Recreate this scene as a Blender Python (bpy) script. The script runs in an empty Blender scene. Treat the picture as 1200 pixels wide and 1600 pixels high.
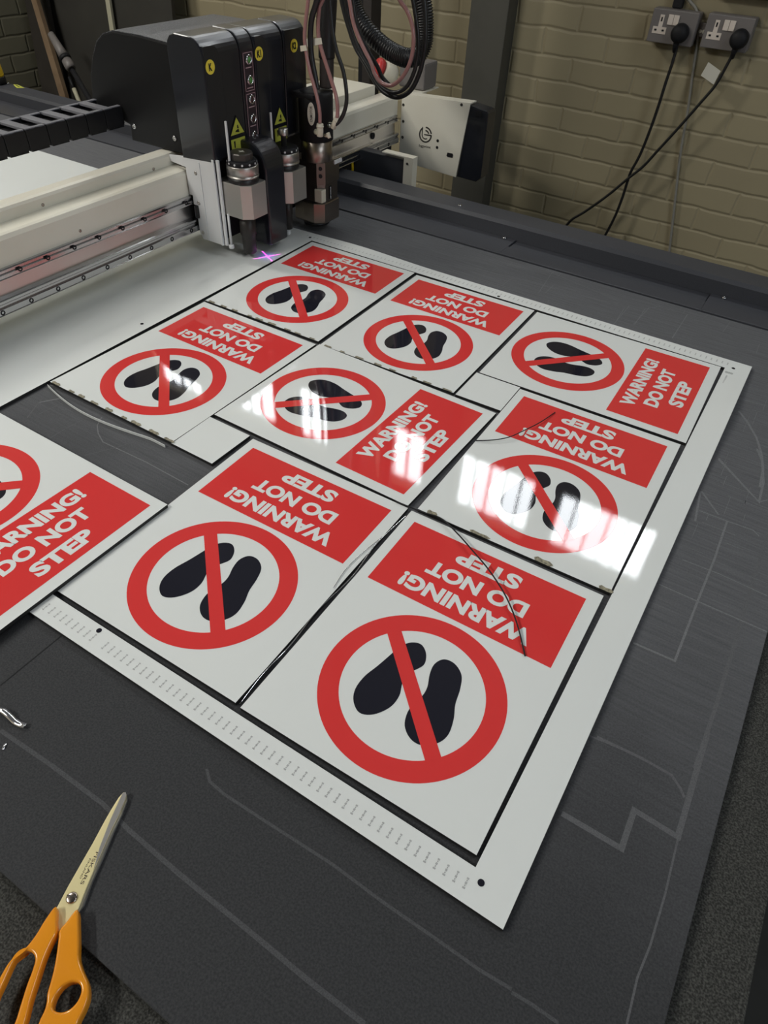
import bpy, bmesh, math, random
from mathutils import Vector, Matrix
random.seed(7)
C = bpy.context.scene.collection
sc = bpy.context.scene
PI = math.pi

# ---------------------------------------------------------------- camera
cam_data = bpy.data.cameras.new('camera'); cam = bpy.data.objects.new('camera', cam_data); C.objects.link(cam)
cam_data.sensor_fit = 'HORIZONTAL'; cam_data.sensor_width = 36.0; cam_data.lens = 36.0*1072.2165/1200.0
cam_data.clip_start = 0.02
RX = Vector((0.84689235, 0.5300799, 0.04229231)); RY = Vector((0.39128219, -0.5673279, -0.72459458)); RZ = Vector((-0.36009941, 0.63020184, -0.68787648))
mw = Matrix.Identity(4)
for i in range(3):
    mw[i][0] = RX[i]; mw[i][1] = -RY[i]; mw[i][2] = -RZ[i]
mw[0][3], mw[1][3], mw[2][3] = 1.0266288, -0.27298349, 0.69201201
cam.matrix_world = mw
sc.camera = cam

# ---------------------------------------------------------------- world, lights, exposure
world = bpy.data.worlds.new('world'); sc.world = world; world.use_nodes = True
world.node_tree.nodes['Background'].inputs[0].default_value = (0.75, 0.85, 1.0, 1)
world.node_tree.nodes['Background'].inputs[1].default_value = 0.3
def area(name, loc, target, sx, sy, power, col):
    l = bpy.data.lights.new(name, 'AREA'); l.shape = 'RECTANGLE'; l.size = sx; l.size_y = sy; l.energy = power; l.color = col
    o = bpy.data.objects.new(name, l); C.objects.link(o); o.location = loc
    o.rotation_euler = (Vector(target)-Vector(loc)).to_track_quat('-Z', 'Y').to_euler()
    return o
area('ceiling_tube_lamp', (-2.45, 0.55, 2.42), (-1.9, 0.6, 0), 0.25, 0.9, 64, (1.0, 0.97, 0.90))
area('ceiling_tube_lamp', (2.2, 0.9, 2.42), (1.9, 0.9, 0), 0.25, 1.3, 13, (0.93, 0.97, 1.0))
area('ceiling_tube_lamp', (-1.2, -1.9, 2.42), (-0.7, -1.2, 0), 1.5, 0.25, 66, (1.0, 0.98, 0.92))
area('right_fill_lamp', (3.8, -0.2, 1.0), (0, 0.6, 0.3), 1.4, 1.6, 26, (0.80, 0.90, 1.0))  # added cool lamp to brighten right-facing surfaces; no doorway is built
WINDOW_STRENGTH = 16.0
sc.view_settings.view_transform = 'Standard'; sc.view_settings.look = 'None'
sc.view_settings.exposure = 0.08; sc.view_settings.gamma = 1.0; sc.view_settings.use_curve_mapping = False
sc.cycles.use_denoising = True

# ---------------------------------------------------------------- materials
MATS = {}
def mat(name, col, rough=0.5, metal=0.0, spec=0.5, coat=0.0, coat_rough=0.05, noise=None, bump=None, sheen=0.0, emit=None):
    """noise=(scale, second colour, low, high); bump=(scale, strength, distance)"""
    m = bpy.data.materials.new(name); m.use_nodes = True; nt = m.node_tree; b = nt.nodes['Principled BSDF']
    b.inputs['Base Color'].default_value = (*col, 1); b.inputs['Roughness'].default_value = rough; b.inputs['Metallic'].default_value = metal
    b.inputs['Specular IOR Level'].default_value = spec; b.inputs['Coat Weight'].default_value = coat; b.inputs['Coat Roughness'].default_value = coat_rough
    b.inputs['Sheen Weight'].default_value = sheen
    if emit: b.inputs['Emission Color'].default_value = (*emit[0], 1); b.inputs['Emission Strength'].default_value = emit[1]
    if noise or bump:
        tc = nt.nodes.new('ShaderNodeTexCoord')
    if noise:
        n = nt.nodes.new('ShaderNodeTexNoise'); n.inputs['Scale'].default_value = noise[0]; n.inputs['Detail'].default_value = 6
        nt.links.new(tc.outputs['Object'], n.inputs['Vector'])
        r = nt.nodes.new('ShaderNodeValToRGB'); r.color_ramp.elements[0].position = noise[2]; r.color_ramp.elements[1].position = noise[3]
        r.color_ramp.elements[0].color = (*col, 1); r.color_ramp.elements[1].color = (*noise[1], 1)
        nt.links.new(n.outputs['Fac'], r.inputs['Fac']); nt.links.new(r.outputs['Color'], b.inputs['Base Color'])
    if bump:
        n2 = nt.nodes.new('ShaderNodeTexNoise'); n2.inputs['Scale'].default_value = bump[0]; n2.inputs['Detail'].default_value = 3
        nt.links.new(tc.outputs['Object'], n2.inputs['Vector'])
        bp = nt.nodes.new('ShaderNodeBump'); bp.inputs['Strength'].default_value = bump[1]; bp.inputs['Distance'].default_value = bump[2]
        nt.links.new(n2.outputs['Fac'], bp.inputs['Height']); nt.links.new(bp.outputs['Normal'], b.inputs['Normal'])
        if coat: nt.links.new(bp.outputs['Normal'], b.inputs['Coat Normal'])
    MATS[name] = m
    return m
GB = (420.0, 0.022, 0.0006)
mat('gloss_white', (0.725, 0.748, 0.735), 0.5, spec=0.0, coat=1.0, coat_rough=0.022, bump=GB)
mat('gloss_red', (0.68, 0.046, 0.045), 0.5, spec=0.0, coat=1.0, coat_rough=0.022, bump=GB)
mat('gloss_ink', (0.015, 0.015, 0.023), 0.5, spec=0.0, coat=1.0, coat_rough=0.022, bump=GB)
mat('print_grey', (0.42, 0.43, 0.43), 0.5, coat=1.0, coat_rough=0.022, bump=GB)
mat('core_black', (0.012, 0.012, 0.012), 0.7)
mat('tan_burr', (0.32, 0.29, 0.20), 0.7, noise=(300, (0.12, 0.11, 0.08), 0.4, 0.65))
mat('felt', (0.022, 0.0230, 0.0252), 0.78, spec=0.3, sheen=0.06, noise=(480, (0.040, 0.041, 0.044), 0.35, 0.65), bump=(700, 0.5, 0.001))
def graded_felt():
    # the felt colour turns lighter and streaky away from the dark near margin
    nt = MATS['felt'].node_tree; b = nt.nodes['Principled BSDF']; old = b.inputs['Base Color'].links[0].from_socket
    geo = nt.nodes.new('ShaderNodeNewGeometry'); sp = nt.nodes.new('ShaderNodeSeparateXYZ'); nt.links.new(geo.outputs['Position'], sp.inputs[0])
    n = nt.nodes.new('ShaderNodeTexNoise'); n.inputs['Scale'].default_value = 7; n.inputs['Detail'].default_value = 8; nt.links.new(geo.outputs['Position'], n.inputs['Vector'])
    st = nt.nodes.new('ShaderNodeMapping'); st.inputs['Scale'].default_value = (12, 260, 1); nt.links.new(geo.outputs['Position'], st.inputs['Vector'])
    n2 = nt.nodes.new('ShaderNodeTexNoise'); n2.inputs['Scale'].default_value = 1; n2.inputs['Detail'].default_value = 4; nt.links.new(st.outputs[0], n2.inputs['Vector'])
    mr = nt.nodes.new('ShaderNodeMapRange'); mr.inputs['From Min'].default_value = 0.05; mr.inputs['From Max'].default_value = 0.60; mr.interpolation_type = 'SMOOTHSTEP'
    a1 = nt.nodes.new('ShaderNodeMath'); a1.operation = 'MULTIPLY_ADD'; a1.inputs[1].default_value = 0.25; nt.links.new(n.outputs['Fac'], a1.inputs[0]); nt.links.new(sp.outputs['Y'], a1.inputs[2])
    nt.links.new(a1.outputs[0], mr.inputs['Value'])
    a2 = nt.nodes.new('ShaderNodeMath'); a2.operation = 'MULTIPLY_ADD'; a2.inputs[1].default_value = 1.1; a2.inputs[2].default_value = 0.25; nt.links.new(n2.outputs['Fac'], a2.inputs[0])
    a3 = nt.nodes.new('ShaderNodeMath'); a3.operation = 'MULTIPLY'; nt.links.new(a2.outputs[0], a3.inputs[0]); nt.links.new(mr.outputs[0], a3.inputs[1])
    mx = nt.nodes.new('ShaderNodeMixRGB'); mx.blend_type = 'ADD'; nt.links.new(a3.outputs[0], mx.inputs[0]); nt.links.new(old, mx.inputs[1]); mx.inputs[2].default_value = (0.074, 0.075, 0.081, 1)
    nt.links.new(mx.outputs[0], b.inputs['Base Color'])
graded_felt()
mat('belt', (0.022, 0.022, 0.020), 0.85, spec=0.2, noise=(520, (0.085, 0.085, 0.078), 0.40, 0.72), bump=(700, 0.6, 0.001))
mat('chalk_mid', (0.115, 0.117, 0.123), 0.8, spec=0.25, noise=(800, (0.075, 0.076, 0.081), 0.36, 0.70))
mat('chalk_pale', (0.18, 0.182, 0.19), 0.8, spec=0.25, noise=(800, (0.11, 0.112, 0.118), 0.36, 0.70))  # palest chalk tone, for marks further from the near edge
mat('chalk', (0.078, 0.079, 0.084), 0.8, spec=0.25, noise=(800, (0.046, 0.047, 0.051), 0.36, 0.70))
mat('seam_dark', (0.012, 0.012, 0.013), 0.9)
mat('frame_paint', (0.037, 0.039, 0.047), 0.42, noise=(900, (0.050, 0.052, 0.062), 0.4, 0.6), bump=(900, 0.25, 0.0005))
mat('frame_dark', (0.012, 0.012, 0.014), 0.6)
mat('cream_paint', (0.76, 0.73, 0.63), 0.34, noise=(6, (0.73, 0.69, 0.58), 0.4, 0.7))
mat('white_metal', (0.66, 0.67, 0.68), 0.33)
mat('steel', (0.55, 0.55, 0.56), 0.20, metal=1.0)
mat('plate_mirror', (0.86, 0.83, 0.82), 0.30, metal=1.0, bump=(14, 0.25, 0.004))
mat('brushed', (0.55, 0.53, 0.50), 0.38, metal=1.0, noise=(120, (0.50, 0.48, 0.45), 0.4, 0.6))
mat('satin_alu', (0.60, 0.585, 0.55), 0.42, metal=0.85)
mat('gunmetal', (0.085, 0.078, 0.072), 0.42, metal=0.7)
mat('bronze_grey', (0.36, 0.31, 0.27), 0.32, metal=1.0)
mat('navy_black', (0.013, 0.0145, 0.020), 0.32, spec=0.35, coat=0.7, coat_rough=0.13)
mat('speckle_black', (0.030, 0.031, 0.036), 0.34, noise=(420, (0.16, 0.16, 0.18), 0.50, 0.68), bump=(420, 0.5, 0.0008))
mat('navy_side', (0.006, 0.006, 0.007), 0.5, spec=0.25)
mat('nozzle_dark', (0.030, 0.027, 0.025), 0.45, metal=0.3)
mat('bronze_dark', (0.20, 0.175, 0.155), 0.36, metal=0.95)
mat('matte_black', (0.010, 0.010, 0.012), 0.6, spec=0.3)
mat('rubber', (0.012, 0.012, 0.013), 0.38)
mat('chain_plastic', (0.008, 0.008, 0.010), 0.42, spec=0.35)
mat('chain_bar', (0.20, 0.20, 0.22), 0.35)
mat('yellow_label', (0.85, 0.70, 0.07), 0.5)
mat('green_yellow_label', (0.50, 0.52, 0.07), 0.5)
mat('pale_label', (0.62, 0.60, 0.52), 0.5)
mat('pink_line', (0.45, 0.30, 0.32), 0.5)
mat('panel_maroon', (0.035, 0.022, 0.028), 0.4)
mat('green_lens', (0.10, 0.30, 0.08), 0.2, coat=0.5)
mat('dark_lens', (0.05, 0.02, 0.02), 0.2, coat=0.5)
mat('pink_tube', (0.32, 0.16, 0.15), 0.3, coat=0.4)
mat('ivory', (0.62, 0.58, 0.47), 0.45)
mat('red_plastic', (0.50, 0.03, 0.03), 0.4)
mat('orange_plastic', (0.80, 0.30, 0.015), 0.22, coat=0.5, coat_rough=0.1, noise=(9, (0.74, 0.265, 0.014), 0.4, 0.7))
mat('blade_steel', (0.86, 0.76, 0.42), 0.33, metal=0.35)
mat('blade_edge', (0.52, 0.51, 0.50), 0.30, metal=0.8)
mat('screw_steel', (0.42, 0.36, 0.32), 0.25, metal=1.0)
mat('foil', (0.80, 0.80, 0.86), 0.12, metal=0.9)
mat('socket_grey', (0.17, 0.155, 0.15), 0.45)
mat('switch_white', (0.70, 0.62, 0.55), 0.45)
mat('cable_grey', (0.25, 0.24, 0.21), 0.5)
mat('plank_wood', (0.24, 0.165, 0.10), 0.6, noise=(14, (0.17, 0.11, 0.065), 0.4, 0.65))
mat('board_brown', (0.030, 0.025, 0.020), 0.65, noise=(8, (0.022, 0.018, 0.014), 0.4, 0.6))
mat('board_dark', (0.036, 0.034, 0.028), 0.6, noise=(5, (0.028, 0.026, 0.022), 0.4, 0.6))
mat('pale_wood', (0.40, 0.38, 0.28), 0.6)
mat('post_brown', (0.030, 0.024, 0.022), 0.5)
mat('pier_paint', (0.075, 0.072, 0.060), 0.6, noise=(10, (0.065, 0.063, 0.052), 0.4, 0.65))
mat('concrete', (0.030, 0.030, 0.028), 0.85, noise=(9, (0.022, 0.022, 0.020), 0.4, 0.65))
mat('ceiling_paint', (0.09, 0.09, 0.085), 0.8, noise=(3, (0.075, 0.075, 0.07), 0.4, 0.65))
mat('bottle_yellow', (0.72, 0.48, 0.02), 0.35)
mat('daylight', (0.8, 0.85, 0.9), 0.3, emit=((0.93, 0.97, 1.0), WINDOW_STRENGTH))
mat('window_bar', (0.10, 0.10, 0.10), 0.5)

def brick_material(name, c1, c2, mortar, axis):
    m = bpy.data.materials.new(name); m.use_nodes = True; nt = m.node_tree; b = nt.nodes['Principled BSDF']
    geo = nt.nodes.new('ShaderNodeNewGeometry'); sp = nt.nodes.new('ShaderNodeSeparateXYZ'); cb = nt.nodes.new('ShaderNodeCombineXYZ')
    nt.links.new(geo.outputs['Position'], sp.inputs[0])
    nt.links.new(sp.outputs['X' if axis == 'x' else 'Y'], cb.inputs[0])
    off = nt.nodes.new('ShaderNodeMath'); off.operation = 'ADD'; off.inputs[1].default_value = 0.9
    nt.links.new(sp.outputs['Z'], off.inputs[0]); nt.links.new(off.outputs[0], cb.inputs[1])
    wn = nt.nodes.new('ShaderNodeTexNoise'); wn.inputs['Scale'].default_value = 9; wn.inputs['Detail'].default_value = 3
    nt.links.new(geo.outputs['Position'], wn.inputs['Vector'])
    wm = nt.nodes.new('ShaderNodeMixRGB'); wm.blend_type = 'LINEAR_LIGHT'; wm.inputs[0].default_value = 0.008
    nt.links.new(cb.outputs[0], wm.inputs[1]); nt.links.new(wn.outputs['Color'], wm.inputs[2])
    br = nt.nodes.new('ShaderNodeTexBrick')
    br.inputs['Scale'].default_value = 1.0; br.inputs['Brick Width'].default_value = 0.225; br.inputs['Row Height'].default_value = 0.075
    br.inputs['Mortar Size'].default_value = 0.008; br.inputs['Mortar Smooth'].default_value = 1.0; br.inputs['Bias'].default_value = 0.0
    br.inputs['Color1'].default_value = (*c1, 1); br.inputs['Color2'].default_value = (*c2, 1); br.inputs['Mortar'].default_value = (*mortar, 1)
    nt.links.new(wm.outputs[0], br.inputs['Vector'])
    nt.links.new(br.outputs['Color'], b.inputs['Base Color'])
    b.inputs['Roughness'].default_value = 0.55; b.inputs['Specular IOR Level'].default_value = 0.3
    inv = nt.nodes.new('ShaderNodeMath'); inv.operation = 'SUBTRACT'; inv.inputs[0].default_value = 1.0
    nt.links.new(br.outputs['Fac'], inv.inputs[1])
    n2 = nt.nodes.new('ShaderNodeTexNoise'); n2.inputs['Scale'].default_value = 45; n2.inputs['Detail'].default_value = 5
    nt.links.new(geo.outputs['Position'], n2.inputs['Vector'])
    ad = nt.nodes.new('ShaderNodeMath'); ad.operation = 'MULTIPLY_ADD'; ad.inputs[1].default_value = 0.25
    nt.links.new(n2.outputs['Fac'], ad.inputs[0]); nt.links.new(inv.outputs[0], ad.inputs[2])
    bp = nt.nodes.new('ShaderNodeBump'); bp.inputs['Strength'].default_value = 0.6; bp.inputs['Distance'].default_value = 0.0045
    nt.links.new(ad.outputs[0], bp.inputs['Height']); nt.links.new(bp.outputs['Normal'], b.inputs['Normal'])
    MATS[name] = m
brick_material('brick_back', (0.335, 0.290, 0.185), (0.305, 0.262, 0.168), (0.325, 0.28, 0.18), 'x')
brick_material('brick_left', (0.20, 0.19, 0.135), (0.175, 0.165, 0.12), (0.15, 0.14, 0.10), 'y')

# ---------------------------------------------------------------- mesh helpers
class MB:
    """collects shapes in world coordinates; build() links them as one mesh object"""
    def __init__(s): s.bm = bmesh.new(); s.mi = 0
    def slot(s, i): s.mi = i; return s
    def _f(s, vs, smooth=False):
        try:
            f = s.bm.faces.new(vs); f.material_index = s.mi; f.smooth = smooth; return f
        except ValueError: return None
    def box(s, x0, x1, y0, y1, z0, z1, bev=0.0, seg=2):
        t = bmesh.new()
        bmesh.ops.create_cube(t, size=1.0)
        for v in t.verts: v.co = Vector((x0+(v.co.x+.5)*(x1-x0), y0+(v.co.y+.5)*(y1-y0), z0+(v.co.z+.5)*(z1-z0)))
        if bev: bmesh.ops.bevel(t, geom=list(t.edges), offset=bev, segments=seg, affect='EDGES', profile=0.6)
        return s.merge(t)
    def merge(s, t, M=None, smooth=None):
        t.verts.ensure_lookup_table(); mp = {}
        for v in t.verts: mp[v] = s.bm.verts.new(M @ v.co if M else v.co)
        for f in t.faces: s._f([mp[v] for v in f.verts], f.smooth if smooth is None else smooth)
        t.free(); return s
    def prism(s, poly, axis, a, b, bev=0.0, seg=2, side=None):
        """polygon in the two other axes (x,y / x,z / y,z order), extruded along axis from a to b"""
        t = bmesh.new()
        def P(p, h):
            if axis == 'z': return (p[0], p[1], h)
            if axis == 'y': return (p[0], h, p[1])
            return (h, p[0], p[1])
        lo = [t.verts.new(P(p, a)) for p in poly]; hi = [t.verts.new(P(p, b)) for p in poly]
        n = len(poly); f0 = t.faces.new(lo); f1 = t.faces.new(hi[::-1])
        for i in range(n): t.faces.new((lo[i], hi[i], hi[(i+1) % n], lo[(i+1) % n]))
        bmesh.ops.recalc_face_normals(t, faces=list(t.faces))
        if bev:
            bmesh.ops.bevel(t, geom=list(set(list(f0.edges)+list(f1.edges))), offset=bev, segments=seg, affect='EDGES', profile=0.6)
        return s.merge(t)
    def lathe(s, prof, c, axis=(0, 0, 1), n=32, smooth=True):
        """profile of (radius, height) along axis from c"""
        q = Vector((0, 0, 1)).rotation_difference(Vector(axis).normalized()); c = Vector(c); rings = []
        for r, h in prof:
            rings.append([s.bm.verts.new(c + q @ Vector((max(r, 1e-5)*math.cos(2*PI*k/n), max(r, 1e-5)*math.sin(2*PI*k/n), h))) for k in range(n)])
        for a, b in zip(rings, rings[1:]):
            for k in range(n): s._f((a[k], a[(k+1) % n], b[(k+1) % n], b[k]), smooth)
        s._f(rings[0][::-1]); s._f(rings[-1]); return s
    def cyl(s, c, r, h, axis=(0, 0, 1), n=24, bev=0.0):
        p = [(r-bev, 0), (r, bev), (r, h-bev), (r-bev, h)] if bev else [(r, 0), (r, h)]
        return s.lathe(p, c, axis, n, smooth=n > 10)
    def tube(s, pts, r, n=10, smooth_path=6, rfun=None):
        P = spline(pts, smooth_path) if smooth_path else [Vector(p) for p in pts]
        up = Vector((0.31, 0.22, 0.93)).normalized(); rings = []; prev = None
        for i, p in enumerate(P):
            d = (P[min(i+1, len(P)-1)]-P[max(i-1, 0)]).normalized()
            if prev is None: u = d.cross(up); u = u.normalized() if u.length > 1e-3 else d.orthogonal().normalized()
            else: u = (prev - d*prev.dot(d)).normalized()
            prev = u; w = d.cross(u); rr = rfun(i) if rfun else r
            rings.append([s.bm.verts.new(p+rr*(math.cos(2*PI*k/n)*u+math.sin(2*PI*k/n)*w)) for k in range(n)])
        for a, b in zip(rings, rings[1:]):
            for k in range(n): s._f((a[k], a[(k+1) % n], b[(k+1) % n], b[k]), True)
        s._f(rings[0][::-1]); s._f(rings[-1]); return s
    def flat(s, poly, z):
        f = s._f([s.bm.verts.new((p[0], p[1], z)) for p in poly])
        if f:
            f.normal_update()
            if f.normal.z < 0: f.normal_flip()
        return s
    def ribbon(s, pts, w, z):
        P = [Vector((a[0], a[1])) for a in pts]; n = len(P); L = []; Rr = []
        for i in range(n):
            d0 = (P[i]-P[i-1]).normalized() if i else (P[1]-P[0]).normalized()
            d1 = (P[i+1]-P[i]).normalized() if i < n-1 else d0
            t = (d0+d1); t = t.normalized() if t.length > 1e-4 else d0
            nn = Vector((-t.y, t.x)); k = 1.0/max(nn.dot(Vector((-d1.y, d1.x))), 0.45)
            L.append(P[i]+nn*w/2*k); Rr.append(P[i]-nn*w/2*k)
        for i in range(n-1): s.flat([Rr[i], Rr[i+1], L[i+1], L[i]], z)
        return s
    def ring(s, c, r0, r1, z, n=96):
        for k in range(n):
            a, b = 2*PI*k/n, 2*PI*(k+1)/n
            s.flat([(c[0]+r0*math.cos(a), c[1]+r0*math.sin(a)), (c[0]+r1*math.cos(a), c[1]+r1*math.sin(a)), (c[0]+r1*math.cos(b), c[1]+r1*math.sin(b)), (c[0]+r0*math.cos(b), c[1]+r0*math.sin(b))], z)
        return s
    def build(s, name, mats, parent=None, local=False):
        if isinstance(mats, str): mats = [mats]
        me = bpy.data.meshes.new(name)
        if parent is not None and not local:
            w = ORG.get(parent.name_full, Vector((0, 0, 0)))
            for v in s.bm.verts: v.co -= w
        bmesh.ops.remove_doubles(s.bm, verts=list(s.bm.verts), dist=1e-6) if False else None
        s.bm.to_mesh(me); s.bm.free()
        for m in mats: me.materials.append(MATS[m])
        o = bpy.data.objects.new(name, me); C.objects.link(o)
        if parent is not None:
            o.parent = parent; ORG[o.name_full] = ORG.get(parent.name_full, Vector((0, 0, 0)))
        else: ORG[o.name_full] = Vector((0, 0, 0))
        return o
ORG = {}
def spline(pts, k=6):
    P = [Vector(p) for p in pts]; out = []
    for i in range(len(P)-1):
        a = P[max(i-1, 0)]; b = P[i]; c = P[i+1]; d = P[min(i+2, len(P)-1)]
        for j in range(k):
            t = j/k
            out.append(0.5*((2*b)+(c-a)*t+(2*a-5*b+4*c-d)*t*t+(3*b-a-3*c+d)*t**3))
    out.append(P[-1]); return out
def spline2(pts, k=5):
    n = len(pts); P = [Vector((p[0], p[1])) for p in pts]; out = []
    for i in range(n):
        a, b, c, d = P[i-1], P[i], P[(i+1) % n], P[(i+2) % n]
        for j in range(k):
            t = j/k; out.append(0.5*((2*b)+(c-a)*t+(2*a-5*b+4*c-d)*t*t+(3*b-a-3*c+d)*t**3))
    return [(v.x, v.y) for v in out]
def tag(o, label=None, cat=None, group=None, kind=None):
    if label: o['label'] = label
    if cat: o['category'] = cat
    if group: o['group'] = group
    if kind: o['kind'] = kind
    return o
def thing(name, loc, label, cat, group=None, rz=0.0):
    o = bpy.data.objects.new(name, None); C.objects.link(o); o.location = loc; o.rotation_euler = (0, 0, rz)
    o.empty_display_size = 0.02; ORG[o.name_full] = Vector(loc)
    return tag(o, label, cat, group)
def struct(mb, name, mats): return tag(mb.build(name, mats), kind='structure')
def text_bm(body, width, height, bold=0.0):
    """lettering in the xy plane centred on the origin, scaled to width x height"""
    cu = bpy.data.curves.new('lettering', 'FONT'); cu.body = body; cu.size = 1.0; cu.offset = bold; cu.resolution_u = 6
    ob = bpy.data.objects.new('lettering', cu); C.objects.link(ob)
    dg = bpy.context.evaluated_depsgraph_get(); dg.update()
    me = bpy.data.meshes.new_from_object(ob.evaluated_get(dg))
    bpy.data.objects.remove(ob); bpy.data.curves.remove(cu)
    t = bmesh.new(); t.from_mesh(me); bpy.data.meshes.remove(me)
    xs = [v.co.x for v in t.verts]; ys = [v.co.y for v in t.verts]
    cx, cy = (min(xs)+max(xs))/2, (min(ys)+max(ys))/2; kx = width/(max(xs)-min(xs)); ky = height/(max(ys)-min(ys))
    for v in t.verts: v.co = Vector(((v.co.x-cx)*kx, (v.co.y-cy)*ky, 0))
    for f in t.faces:
        f.normal_update()
        if f.normal.z < 0: f.normal_flip()
    return t
def frame_matrix(o, ex, ey):
    """maps text-plane x,y onto world directions ex, ey at o"""
    ex = Vector(ex).normalized(); ey = Vector(ey).normalized(); ez = ex.cross(ey)
    M = Matrix.Identity(4)
    for i in range(3): M[i][0] = ex[i]; M[i][1] = ey[i]; M[i][2] = ez[i]; M[i][3] = o[i]
    return M
# ================================================================ the setting
YW = 2.45
WIN = [(-2.36, -1.95), (-1.78, -1.37), (-1.20, -0.79), (-0.60, -0.30), (-0.085, 0.36), (0.49, 1.00)]
ZB, ZT = 1.60, 2.00
m = MB()
m.box(-2.72, 4.0, YW, YW+0.25, -0.9, ZB); m.box(-2.72, 4.0, YW, YW+0.25, ZT, 2.5)
edges = [-2.72] + [v for w in WIN for v in w] + [4.0]
for a, b in zip(edges[0::2], edges[1::2]): m.box(a, b, YW, YW+0.25, ZB, ZT)
struct(m, 'wall_back', 'brick_back')
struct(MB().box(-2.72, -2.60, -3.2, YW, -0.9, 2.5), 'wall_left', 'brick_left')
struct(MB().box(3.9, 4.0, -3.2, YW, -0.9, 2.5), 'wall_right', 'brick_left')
struct(MB().box(-2.72, 4.0, -3.3, -3.2, -0.9, 2.5), 'wall_front', 'brick_back')
struct(MB().box(-2.72, 4.0, -3.3, YW+0.25, -1.0, -0.9), 'floor', 'concrete')
struct(MB().box(-2.72, 4.0, -3.3, YW+0.25, 2.5, 2.6), 'ceiling', 'ceiling_paint')
for i, (a, b) in enumerate(WIN):
    w = struct(MB().box(a, b, YW+0.06, YW+0.07, ZB, ZT), 'window_%d' % (i+1), 'daylight')
    f = MB()
    for x0, x1, z0, z1 in ((a, a+.012, ZB, ZT), (b-.012, b, ZB, ZT), (a, b, ZB, ZB+.012), (a, b, ZT-.012, ZT)): f.box(x0, x1, YW+.03, YW+.059, z0, z1)
    f.build('window_frame', 'window_bar', w)
    x = a+0.09
    while x < b-0.05:
        MB().box(x-.0035, x+.0035, YW+.035, YW+.055, ZB+.012, ZT-.012).build('glazing_bar', 'window_bar', w); x += 0.09
# painted pier on the back wall
p = MB(); p.box(-0.258, -0.116, 2.372, YW, -0.9, 2.5, 0.003)
struct(p, 'trim_1', 'pier_paint')

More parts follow.
